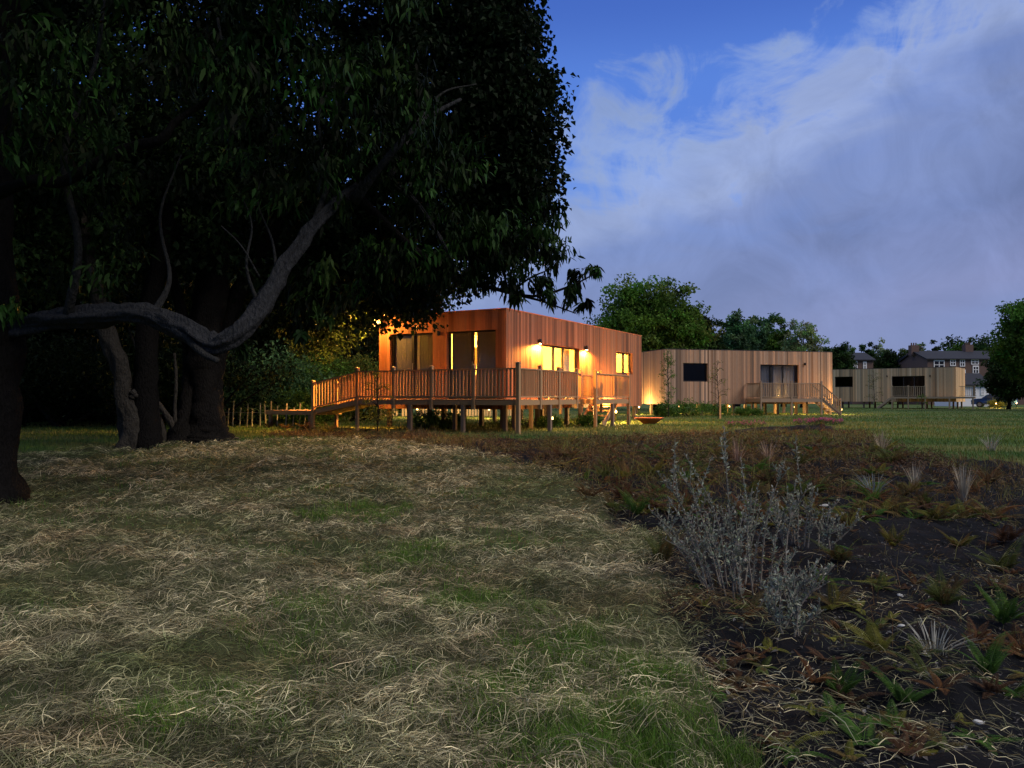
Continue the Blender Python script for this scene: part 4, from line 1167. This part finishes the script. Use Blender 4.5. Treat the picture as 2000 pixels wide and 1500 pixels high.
ftree(1568, 84, 608, 90, 'pale', 'open pale-leaved tree with sky showing through its crown', 406, .26, 110, 34)
ftree(1635, 100, 668, 80, 'dark', 'very dark low rounded tree in the gap between middle and farthest cabins', 407, .3, 150, basez=-.2)
ftree(2040, 62, 568, 190, 'mid', 'leafy tree at the right edge standing over the parked car', 408, .26, 300, 80, low=.22)
ftree(1970, 70, 672, 96, 'dark', 'low dark bushy tree left of the right-edge tree', 409, .26, 150, low=.1)
ftree(1740, 130, 680, 100, 'dark', 'dark rounded tree in front of the far houses, left one', 410, .4, 130, low=.05)
ftree(1782, 128, 676, 80, 'dark', 'dark rounded tree in front of the far houses, right one', 411, .4, 120, low=.05)
ftree(1625, 170, 664, 70, 'olive', 'far hazy tree left of the gabled white house', 412, .5, 90, low=.05)
ftree(1655, 180, 676, 50, 'mid', 'little far tree just left of the gabled white house', 413, .5, 80, low=.05)
ftree(1697, 185, 665, 45, 'dark', 'far dark tree over the gabled white house roof', 414, .5, 90, low=.05)
ftree(1722, 190, 659, 50, 'pale', 'far pale-topped tree standing highest between the houses', 415, .5, 70, 36, low=.05)
ftree(1798, 185, 662, 34, 'pale', 'far pale tree left of the brick chimney', 416, .5, 60, 40, low=.05)
ftree(1826, 190, 665, 44, 'dark', 'far dark tree right behind the brick chimney', 417, .5, 80, low=.05)
ftree(1870, 190, 660, 70, 'mid', 'far tree over the middle of the terrace roof', 418, .5, 110, low=.05)
ftree(1915, 185, 651, 75, 'dark', 'far dark tree, tallest over the terrace roof', 419, .5, 120, low=.05)
ftree(1960, 190, 655, 70, 'dark', 'far dark tree over the right end of the terrace', 420, .5, 100, low=.05)
ftree(1765, 200, 676, 60, 'olive', 'far low tree in the dip of the skyline', 421, .5, 90, low=.05)
mb = MB()
r_ = np.random.default_rng(66)
xx = np.concatenate([r_.uniform(-160, 170, 900), r_.uniform(-60, 190, 500)]); yy = r_.uniform(205, 240, 1400)
C = np.stack([xx, yy, r_.uniform(.2, 1, 1400) ** .8 * (13.5 + 3 * np.sin(xx * .11) + 2 * np.sin(xx * .31))], -1)
add_clusters(mb, C, np.full(1400, 2.4), 40, .8, np.array(LEAF_COLS['dark']) * (.6 + .9 * r_.random(1400))[:, None], r_, .2, .8)
tag(mb.build('distant_wood', M['leaf']), 'dark band of distant woodland along the horizon', 'wood', kind='stuff')

# ------------------------------------------------------------------ young trees near the cabins
def sapling(px, py, d, h, w, label, seed, tone='olive', leaf=.07, n=34, per=9, stake=False):
    x, y, z = X(px, d), d, float(base_h(X(px, d), d))
    r = np.random.default_rng(seed)
    root = empty('sapling', (x, y, z), 0, label, 'young tree', 'young planted trees')
    tb = MB(); limb(tb, [(0, 0, -.1, .022), (.03, 0, h * .4, .016), (-.03, .02, h * .75, .010), (0, 0, h, .004)], 6, .1, seed)
    C = []
    for q in range(n):
        t = r.uniform(.18, 1); a = r.uniform(0, 2 * PI); e = w * (.25 + .75 * math.sin(min(t, .98) * PI)) * r.uniform(.4, 1)
        p = np.array((e * math.cos(a), e * math.sin(a), h * t + .12 * e)); C.append(p)
        limb(tb, [(0, 0, h * t - .15 * h * .3, .008), (*(p * np.array((.5, .5, 1)) - np.array((0, 0, .02))), .005), (*p, .002)], 4, .05, q, 3)
    tb.build('trunk', M['twig'], root, True)
    mb = MB(); add_clusters(mb, np.array(C), np.full(len(C), .10 * max(1, h / 2)), per, leaf, np.array(LEAF_COLS[tone]) * (.7 + .8 * r.random(len(C)))[:, None], r, .3, .5)
    mb.build('crown', M['leaf'], root)
    if stake:
        mb = MB(); mb.box(.08, .15, -.035, .035, -.1, min(1.2, h * .5), (.40, .27, .15)); mb.build('stake', M['picket'], root)
sapling(737, 845, 22.6, 1.75, .5, 'small sparse sapling standing before the left part of the near deck', 501, 'olive', .06, 46, 10)
sapling(1305, 812, 42.5, 3.6, .42, 'tall thin leafy sapling against the left end of the middle cabin', 502, 'mid', .09, 60, 12)
sapling(1402, 827, 39, 2.9, .55, 'sparse sapling tied to a short timber stake before the middle cabin', 503, 'olive', .08, 40, 5, True)
sapling(1707, 795, 66, 3.4, .75, 'thin sapling in front of the farthest cabin wall', 504, 'olive', .10, 40, 6)
sapling(1800, 806, 58, 1.3, .5, 'tiny weedy sapling on the lawn before the farthest deck', 505, 'mid', .08, 24, 8)

# ------------------------------------------------------------------ far houses, shed and car
def window_white(fr, s0, s1, z0, z1, root, name='window'):
    mb = MB(); mb.fbox(fr, s0, s1, .01, .07, z0, z0 + .12); mb.fbox(fr, s0, s1, .01, .07, z1 - .2, z1)
    mb.fbox(fr, s0, s0 + .12, .01, .068, z0 + .12, z1 - .2); mb.fbox(fr, s1 - .12, s1, .01, .068, z0 + .12, z1 - .2)
    m_ = (s0 + s1) / 2; mb.fbox(fr, m_ - .05, m_ + .05, .01, .066, z0 + .12, z1 - .2); mb.fbox(fr, s0 + .12, s1 - .12, .01, .064, (z0 + z1) / 2 - .05, (z0 + z1) / 2 + .05)
    f_ = mb.build(name, M['white'], root)
    p = MB(); p.fbox(fr, s0 + .1, s1 - .1, .012, .03, z0 + .1, z1 - .1); p.build('pane', M['carglass'], f_)
def house(px0, px1, d, eave_py, ridge_py, label, wins, chims, name='brick_house', depth=8, base=-1, wallmat='brick'):
    x0, x1 = X(px0, d), X(px1, d); L = x1 - x0
    ze, zr = Zf(eave_py, d) - base, Zf(ridge_py, d) - base
    root = empty(name, (x0, d, base), 0, label, 'house', 'houses on the far side')
    w = MB(); w.box(0, L, 0, depth, 0, ze)
    w.add([(0.001, 0, ze), (0.001, depth, ze), (0.001, depth / 2, zr - .1), (L, 0, ze), (L, depth, ze), (L, depth / 2, zr - .1)], (), [(0, 1, 2), (3, 5, 4)])
    w.build('wall', M[wallmat], root)
    r_ = MB(); e = .3
    V = [(-e, -e, ze - .1), (L + e, -e, ze - .1), (L + e, depth / 2, zr), (-e, depth / 2, zr), (-e, depth + e, ze - .1), (L + e, depth + e, ze - .1)]
    V2 = [(a, b, c + .15) for a, b, c in V]
    r_.add(V + V2, [(0, 3, 2, 1), (3, 4, 5, 2), (6, 7, 8, 9), (9, 8, 11, 10), (0, 1, 7, 6), (4, 10, 11, 5)], [(0, 6, 3), (6, 9, 3), (3, 9, 4), (9, 10, 4), (1, 2, 7), (2, 8, 7), (2, 5, 8), (5, 11, 8)])
    ro = r_.build('roof', M['slate'], root)
    for (cx, top) in chims:
        c = MB(); c.box(X(cx, d) - x0 - .6, X(cx, d) - x0 + .6, depth / 2 - .5, depth / 2 + .5, zr - .6, Zf(top, d) - base)
        for q in (-.35, 0, .35): c.lathe([(.12, 0), (.10, .4), (.001, .4)], 8, (X(cx, d) - x0 + q, depth / 2, Zf(top, d) - base))
        c.build('chimney', M['brick'], ro)
    fr = (0, 0, 1, 0, 0, -1)
    for (a, b, t_, b_) in wins: window_white(fr, X(a, d) - x0, X(b, d) - x0, Zf(b_, d) - base, Zf(t_, d) - base, root)
    return root
house(1812, 2060, 118, 701, 684, 'long dark-roofed brick terrace with white windows behind the farthest cabin',
      [(1824, 1845, 703, 722), (1856, 1867, 701, 715), (1875, 1885, 701, 716), (1897, 1912, 701, 712), (1900, 1912, 714, 730), (1930, 1942, 702, 716), (1960, 1972, 702, 716), (1876, 1886, 722, 735)], [(1812, 671), (1921, 670), (2020, 670)])
house(1664, 1706, 125, 703, 688, 'small dark-roofed house with white gable trim left of the dark trees', [(1667, 1675, 705, 722), (1686, 1693, 706, 722)], [], depth=7)
house(1790, 1812, 122, 704, 694, 'low house with small white windows left of the brick terrace', [(1793, 1799, 706, 716), (1801, 1808, 704, 715)], [(1800, 688)], depth=6)
sh = house(1868, 1932, 96, 752, 730, 'low dark-roofed shed with a pale wall between the farthest cabin and the car', [(1900, 1907, 757, 772), (1915, 1922, 757, 772)], [], 'garden_shed', 5, .3, 'white')

# car
cr = empty('parked_car', (X(1942, 86), 86, .45), math.radians(-35), 'dark blue car parked under the right-edge tree', 'car')
L_, Wc = 4.3, 1.78
prof = [(-2.15, .35), (-2.15, .78), (-2.0, .92), (-1.15, 1.0), (-.55, 1.42), (.9, 1.45), (1.75, 1.02), (2.1, .95), (2.15, .5), (2.1, .32)]
mb = MB(); n_ = len(prof)
ys_ = [-Wc / 2, -Wc / 2 * .96, Wc / 2 * .96, Wc / 2]
V = []
for j, yv in enumerate(ys_):
    for (a, b) in prof:
        f_ = (.82 if b > 1.05 else 1.0); V.append((a * (1 if j in (1, 2) else .985), yv * f_, b - (.02 if j in (0, 3) else 0)))
Q = []
for j in range(3):
    for i in range(n_): Q.append((j * n_ + i, j * n_ + (i + 1) % n_, (j + 1) * n_ + (i + 1) % n_, (j + 1) * n_ + i))
mb.add(V, Q)
for j in (0, 3):
    T = [(j * n_, j * n_ + i, j * n_ + i + 1) for i in range(1, n_ - 1)]
    if j: T = [t[::-1] for t in T]
    mb.T.append(np.array(T) )
mb.build('body', M['carblue'], cr)
w_ = MB(); w_.add([(-1.13, -.78, 1.02), (-1.13, .78, 1.02), (-.60, .68, 1.40), (-.60, -.68, 1.40)], [(0, 1, 2, 3)]); 
for v in w_.V: v[:, 0] -= .03; v[:, 2] += .02
w_.build('windscreen', M['carglass'], cr)
for sy in (-1, 1):
    w_ = MB(); yy_ = sy * .80
    w_.add([(-.95, sy * .905, .98), (1.4, sy * .905, .98), (.85, sy * .765, 1.36), (-.50, sy * .765, 1.36)], [(0, 1, 2, 3) if sy < 0 else (3, 2, 1, 0)]); w_.build('side_window', M['carglass'], cr)
    for sx in (-1.35, 1.3):
        t_ = MB(); P_ = np.array([(sx, sy * .72, .32), (sx, sy * .92, .32)]); t_.tube(P_, np.array([.32, .32]), 18); wh = t_.build('wheel', M['rubber'], cr)
        t_ = MB(); P_ = np.array([(sx, sy * .90, .32), (sx, sy * .935, .32)]); t_.tube(P_, np.array([.2, .18]), 14); t_.build('rim', M['steel'], wh)
    h_ = MB(); h_.box(-2.19, -2.13, sy * .62 - .17, sy * .62 + .17, .62, .76); h_.build('headlight', M['white'], cr)
    h_ = MB(); h_.box(-.75, -.62, sy * .98 - .09, sy * .98 + .09, .98, 1.1); h_.build('mirror', M['carblue'], cr)
pl = MB(); pl.box(-2.18, -2.16, -.26, .26, .45, .56); pl.build('number_plate', M['white'], cr)
shrub(1947, 82.5, 2.6, .9, 'olive', 'amber-lit low bush in front of the parked car', 350, .12, 50, 40)

# ------------------------------------------------------------------ bed plants
def fern_mesh(r, n, L_, upright, col, col2):
    mb = MB()
    for k in range(n):
        a = k / n * 2 * PI + r.normal() * .35
        l = L_ * r.uniform(.4, 1.12); u = np.clip(upright + r.normal() * .18, .15, 1.2)
        t = np.linspace(0, 1, 15)
        out = l * (t * math.cos(u) + .25 * t ** 2); zz = l * (t * math.sin(u) * 1.15 - .55 * t ** 2.4 * (1.2 - u * .7))
        side = r.normal() * .12 * l * t ** 2
        P = np.stack([np.cos(a) * out - np.sin(a) * side, np.sin(a) * out + np.cos(a) * side, np.maximum(zz, .01)], -1)
        c = np.array(col) * (1 - k % 3 * .15) * r.uniform(.75, 1.25) if r.random() > .3 else np.array(col2) * r.uniform(.7, 1.2)
        mb.strips(P[None], np.linspace(.008, .002, 15)[None] * (L_ / .4), np.array([[-math.sin(a), math.cos(a), 0]]), c[None])
        # pinnae
        tt = np.linspace(.12, .98, 26); Pi = np.stack([np.interp(tt, t, P[:, q]) for q in range(3)], -1)
        tg = np.gradient(Pi, axis=0); tg /= np.linalg.norm(tg, axis=1)[:, None]
        sd = np.cross(tg, (0, 0, 1.)); sd /= np.linalg.norm(sd, axis=1)[:, None] + 1e-9
        pl_ = l * .21 * np.sin(np.clip(tt * 1.05, 0, 1) ** .7 * PI) ** .7 * (1 - .4 * tt) + .008
        for sg in (-1, 1):
            D = sd * sg + tg * .45 + np.array((0, 0, -.15)); up_ = np.cross(tg, sd) * -1
            mb.leaves(Pi, D, up_, pl_, pl_ * .12 + .0018, np.tile(c, (26, 1)) * r.uniform(.75, 1.15, (26, 1)), .1)
    return mb
FC = {'green': ((.06, .13, .022), (.07, .14, .03)), 'yellow': ((.17, .17, .035), (.14, .10, .035)), 'brown': ((.10, .055, .03), (.075, .042, .026)), 'olive': ((.085, .11, .03), (.10, .075, .03)), 'rust': ((.14, .07, .03), (.11, .085, .035))}
ferns = [
 (1243, 1005, .42, 8, .95, 'green', 'bright green fern at the hay edge, left of the silvery shrub'),
 (1292, 1092, .45, 6, 1.1, 'olive', 'upright olive fern between the hay and the silvery shrub'),
 (1275, 925, .50, 8, .8, 'yellow', 'yellowish fern at the back of the bed, left of the silvery shrub'),
 (1335, 975, .42, 8, .7, 'rust', 'rusty brown fern close behind the left twigs of the silvery shrub'),
 (1190, 915, .42, 7, .8, 'olive', 'olive fern where the bed narrows beside the hay'),
 (1152, 972, .40, 9, .8, 'rust', 'rust-brown fern at the hay edge, leftmost low clump'),
 (1215, 975, .42, 9, .9, 'brown', 'dead brown upright fern just behind the bright green one'),
 (1105, 905, .38, 8, .6, 'brown', 'brown sprawling fern at the narrow left end of the bed'),
 (1657, 1024, .40, 6, 1.15, 'yellow', 'narrow upright yellow-green fern in black soil behind the small silvery shrub'),
 (1640, 1092, .36, 8, .75, 'olive', 'arching olive fern right of the small silvery shrub'),
 (1742, 1060, .32, 6, .95, 'yellow', 'small yellow fern alone on black soil, left of centre of the right bed'),
 (1825, 1012, .46, 8, .75, 'yellow', 'wide golden fern below the tall pale grass tuft'),
 (1802, 980, .36, 7, .8, 'olive', 'olive fern tucked left of the golden fern'),
 (1868, 1058, .32, 5, .8, 'yellow', 'small flat yellow-green fern right of the golden fern'),
 (1765, 965, .45, 9, .7, 'rust', 'reddish brown fern below the shorter pale grass tuft'),
 (1960, 1060, .42, 8, .6, 'brown', 'brown fern at the right edge on the middle soil'),
 (1955, 1095, .42, 8, .8, 'olive', 'olive fern by the right edge, above the pair of green ones'),
 (1838, 1178, .34, 9, .9, 'olive', 'dense olive fern near the middle of the bare soil'),
 (1955, 1205, .34, 8, .95, 'green', 'tall green fern near the right edge, upper of two'),
 (1925, 1292, .30, 7, 1.0, 'green', 'upright green fern near the right edge, lower of two'),
 (1990, 1250, .30, 7, .6, 'rust', 'red-brown fern cut by the right edge'),
 (1712, 1278, .28, 8, .7, 'yellow', 'yellowish fern with one bare frond, in front of the white stone'),
 (1636, 1325, .24, 5, 1.1, 'green', 'small light green fern above the scattered straw'),
 (1762, 1350, .26, 5, .8, 'green', 'little green fern among loose straw, lower right'),
 (1808, 1318, .24, 6, .6, 'olive', 'flat olive fern right of the small white stone'),
 (1603, 1132, .24, 6, .5, 'green', 'low green weed-like fern at the foot of the silvery shrub'),
 (1716, 1150, .20, 6, .5, 'olive', 'tiny olive fern on bare soil, right of the silvery twigs'),
 (1626, 1170, .28, 7, .6, 'yellow', 'drooping yellow-brown fern beside the lowest silvery twigs'),
 (1985, 1335, .28, 6, .5, 'green', 'flat green fern at the lower right edge'),
 (1560, 905, .50, 9, .6, 'olive', 'spreading olive fern at the back of the bed behind the silvery shrub'),
 (1625, 890, .55, 9, .6, 'yellow', 'golden fern at the back of the bed beside the lawn edge'),
 (1505, 945, .48, 8, .7, 'brown', 'brown fern directly behind the silvery shrub'),
 (1690, 925, .50, 9, .6, 'rust', 'russet fern between the pale tufts and the lawn'),
 (1740, 905, .48, 8, .7, 'olive', 'olive fern under the lawn edge, left of the pale tufts'),
 (1590, 960, .45, 8, .6, 'olive', 'olive fern behind the small silvery shrub'),
 (1930, 940, .45, 8, .6, 'rust', 'russet fern under the lawn edge near the right side'),
 (1400, 890, .5, 8, .7, 'yellow', 'golden fern behind the tallest silver twig'),
 (1460, 870, .5, 8, .6, 'rust', 'rusty fern at the back edge of the bed, facing the middle cabin'),
 (560, 838, .50, 8, .7, 'rust', 'rust-lit fern at the foot of the ramp landing'),
 (598, 842, .50, 8, .6, 'rust', 'orange-lit fern below the ramp, second along the deck'),
 (642, 846, .52, 9, .7, 'yellow', 'golden lamplit fern below the ramp railing'),
 (690, 846, .45, 8, .5, 'yellow', 'golden low fern beside the sapling before the deck'),
 (525, 836, .45, 7, .7, 'rust', 'dull rust fern nearest the pale stakes'),
]
for i, (px, py, L0, n_, up_, tone, lab) in enumerate(ferns):
    x_, y_, z_ = gpt(px, py)
    r_ = np.random.default_rng(700 + i)
    mb = fern_mesh(r_, n_ + 4, L0 * (.95 if py > 1100 else 1.0), up_ + .15, *FC[tone])
    o = mb.build('fern', M['leaf'])
    o.location = (x_, y_, float(height(x_, y_)) - .01); tag(o, lab, 'fern', 'ferns in the planted bed')
# smothering dead bracken between them
mb = MB(); r_ = np.random.default_rng(19); cnt = 0
while cnt < 380:
    px = r_.uniform(1060, 2050); py = r_.uniform(842, 1010)
    x_, y_, z_ = gpt(px, py)
    near_ = cnt % 4 == 0
    if near_: x_, y_, z_ = gpt(r_.uniform(1350, 2080), r_.uniform(1000, 1480))
    if not regions(x_, y_)[0]: continue
    if not near_ and fbm(x_ * .6, y_ * .5, 88, 3) < .42: continue
    f_ = fern_mesh(r_, r_.integers(4, 8), r_.uniform(.10, .22) if near_ else r_.uniform(.22, .5), r_.uniform(.3, .9), *FC[['brown', 'rust', 'olive', 'olive', 'yellow', 'green'][r_.integers(6)]])
    hz = float(height(x_, y_))
    for V_, T_, Q_, C_ in ((f_.V, f_.T, f_.Q, f_.C),):
        off = mb.n
        for v, c in zip(V_, C_): mb.V.append(v + np.array((x_, y_, hz))); mb.C.append(c * 1.25)
        for t in T_: mb.T.append(t + off)
        for q in Q_: mb.Q.append(q + off)
        mb.n += f_.n
    cnt += 1
tag(mb.build('dead_bracken', M['leaf']), 'tangle of brown dying bracken covering the back of the bed', 'bracken', kind='stuff')

def silver_shrub(px, py, h, fan, n, label, seed, lean=0):
    x_, y_, z_ = gpt(px, py); r = np.random.default_rng(seed)
    root = empty('silver_shrub', (x_, y_, z_), 0, label, 'shrub', 'silver-leaved shrubs in the bed')
    tb = MB(); mb = MB()
    for k in range(n):
        a = r.uniform(0, 2 * PI); e = fan * r.random() ** .55
        hh = h * (1 - .25 * (e / fan) ** 2) * (r.uniform(.35, .75) if r.random() < .6 else r.uniform(.8, 1.05))
        tip = np.array((e * math.cos(a) + lean * hh, e * math.sin(a) * .8, hh))
        b0_ = np.array((.45 * e * math.cos(a) + r.normal() * .05, .45 * e * math.sin(a), -.03))
        m_ = b0_ * .5 + tip * np.array((.42, .42, .55)) + r.normal(size=3) * .03
        Q = spline(np.array([b0_, m_, tip]), 8); tb.tube(Q, np.linspace(.008, .0025, len(Q)), 5, (.20, .18, .15))
        paths = [Q]
        for s_ in range(r.integers(3, 7)):
            i0 = r.integers(4, len(Q) - 2); d_ = rvec(1, r)[0] * .6 + np.array((0, 0, .9)); l = r.uniform(.08, .26) * h
            q2 = np.array([Q[i0], Q[i0] + d_ * l * .5, Q[i0] + d_ * l + np.array((0, 0, .02))]); q2 = spline(q2, 4); tb.tube(q2, np.linspace(.004, .0015, len(q2)), 4, (.20, .19, .16)); paths.append(q2)
        for Pth in paths:
            seg = np.linalg.norm(np.diff(Pth, axis=0), axis=1).sum(); m = max(4, int(seg / .0085))
            t = r.uniform(.12 if Pth is Q else .05, 1, m) * (len(Pth) - 1)
            P = np.stack([np.interp(t, np.arange(len(Pth)), Pth[:, q]) for q in range(3)], -1)
            D = rvec(m, r) + np.array((0, 0, .9)); c = np.array((.24, .265, .205)) * r.uniform(.4, 1.45, (m, 1)) * (1 + .06 * r.normal(size=(m, 3)))
            sz = r.uniform(.020, .042, m)
            mb.leaves(P, D, rvec(m, r), sz, sz * .42, c, .1)
    tb.build('stems', M['twig'], root, True); mb.build('foliage', M['silver'], root)
silver_shrub(1440, 1150, 1.15, .74, 22, 'largest silvery grey shrub with tall twigs in the middle of the bed', 801, -.12)
silver_shrub(1575, 1065, .60, .50, 16, 'smaller silvery grey shrub behind and right of the large one', 802, .1)
silver_shrub(1510, 1175, .40, .40, 12, 'trailing silvery twigs at the right foot of the largest shrub', 804, .35)
silver_shrub(1545, 1235, .42, .26, 9, 'lowest silvery sprig at the front of the black soil', 803, -.1)

def tuft(px, py, h, w, n, col, label, seed):
    x_, y_, z_ = gpt(px, py); r = np.random.default_rng(seed)
    a = r.uniform(0, 2 * PI, n); e = w * r.random(n) ** .8; hh = h * r.uniform(.5, 1, n)
    t = np.linspace(0, 1, 5)[None, :]
    X_ = (np.cos(a) * w * .18)[:, None] + (np.cos(a) * e)[:, None] * t ** 1.7; Y_ = (np.sin(a) * w * .18)[:, None] + (np.sin(a) * e)[:, None] * t ** 1.7
    Z_ = hh[:, None] * t * (1 - .15 * t * (e / w)[:, None])
    mb = MB(); mb.strips(np.stack([X_, Y_, Z_], -1), np.array([1, .9, .8, .6, .1])[None, :] * .010 * np.ones((n, 1)), np.stack([-np.sin(a), np.cos(a), 0 * a], -1), np.array(col) * r.uniform(.6, 1.3, (n, 1)))
    o = mb.build('grass_tuft', M['straw']); o.location = (x_, y_, float(height(x_, y_)) - .01); tag(o, label, 'grass tuft', 'pale dry grass tufts in the bed')
PC = (.36, .34, .27)
tuft(1880, 975, .62, .18, 60, PC, 'tall pale dry grass tuft, rightmost in the bed', 901)
tuft(1785, 950, .52, .20, 46, PC, 'pale dry grass tuft left of the tallest one', 902)
tuft(1440, 905, .60, .24, 44, (.34, .24, .18), 'straggly pinkish dry tuft behind the silvery shrub', 903)
tuft(1500, 900, .58, .22, 44, (.36, .27, .20), 'straggly dry tuft right of the pinkish one, behind the shrub', 904)
tuft(1722, 885, .60, .30, 46, (.34, .30, .22), 'wide dry tuft against the lawn edge', 905)
tuft(1935, 880, .45, .35, 50, (.30, .29, .26), 'greyish tuft standing in the lawn near the right edge', 906)
tuft(1705, 965, .40, .34, 50, (.17, .21, .22), 'bluish grey arching tuft in the middle of the bed', 907)
tuft(1820, 1262, .20, .30, 40, (.28, .28, .24), 'flattened grey straw clump on the soil, lower right', 908)

def flower_clump(px, py, w, h, n, col, label, seed):
    x_, y_, z_ = gpt(px, py); r = np.random.default_rng(seed)
    root = empty('flower_clump', (x_, y_, z_), 0, label, 'flowers')
    C = rvec(n, r) * np.array((w, w * .6, h * .3)) * .5 + np.array((0, 0, h * .6))
    mb = MB(); add_clusters(mb, C, np.full(n, .09), 16, .05, np.tile(np.array((.05, .09, .03)), (n, 1)), r, -.3, .4); mb.build('foliage', M['leaf'], root)
    mb = MB(); add_clusters(mb, C + np.array((0, 0, .09)), np.full(n, .06), 9, .04, np.tile(np.array(col), (n, 1)), r, -.4, .9); mb.build('blossom', M['leaf'], root)
flower_clump(1598, 838, 1.6, .35, 70, (.34, .10, .20), 'pink flowering clump at the far edge of the bed before the middle deck', 921)
flower_clump(1455, 842, 1.3, .30, 30, (.30, .12, .16), 'sparser pinkish flowers left of the pink clump', 922)

# pale stones and a white scrap
for i, (px, py, s_, lab) in enumerate(((1803, 1270, .035, 'bright white stone on the black soil'), (1938, 1127, .045, 'pale grey stone near the right edge of the soil'), (1755, 1217, .03, 'small dull stone in the middle of the soil'),
                                       (1607, 980, .06, 'light stone behind the small silvery shrub'), (1608, 992, .03, 'small pale pebble behind the silvery shrub'), (1755, 1155, .03, 'flat olive pebble on open soil'), (1908, 1388, .035, 'dim grey stone among the lower straw'),
                                       (1241, 864, .05, 'small yellow-white scrap lying at the lit lawn edge'), (1920, 932, .06, 'grey stone by the lawn edge behind the tall tuft'))):
    x_, y_, z_ = gpt(px, py); r = np.random.default_rng(i)
    mb = MB(); mb.lathe([(.001, -.5), (.7, -.35), (1, 0), (.75, .4), (.35, .55), (.001, .6)], 9)
    V_ = mb.V[0]; V_ *= s_ * np.array((1, .8, .55)); V_ *= (1 + .18 * r.normal(size=(len(V_), 1)))
    o = mb.build('stone', M['stone'], None, True); o.location = (x_, y_, float(height(x_, y_)) + s_ * .2); o.rotation_euler = (0, .2, i)
    tag(o, lab, 'stone', 'loose stones and scraps')
# leaf scraps and pebbly crumbs on the soil
n = 16000
x, y = scatter_wedge(n, 3.2, 16, 1.3, .72)
bed, hay = regions(x, y); x, y = x[bed], y[bed]; nn = len(x)
mb = MB(); Pp = np.stack([x, y, height(x, y) + .008], -1); D = rvec(nn); D[:, 2] *= .25
mb.leaves(Pp, D, rvec(nn) * .4 + np.array((0, 0, 1.)), rng.uniform(.012, .05, nn), rng.uniform(.006, .022, nn), mixcol((.05, .045, .04), (.24, .23, .21), rng.random(nn) ** 3), .2)
tag(mb.build('soil_crumbs', M['straw']), 'small pale leaf scraps and crumbs on the dark soil', 'litter', kind='stuff')
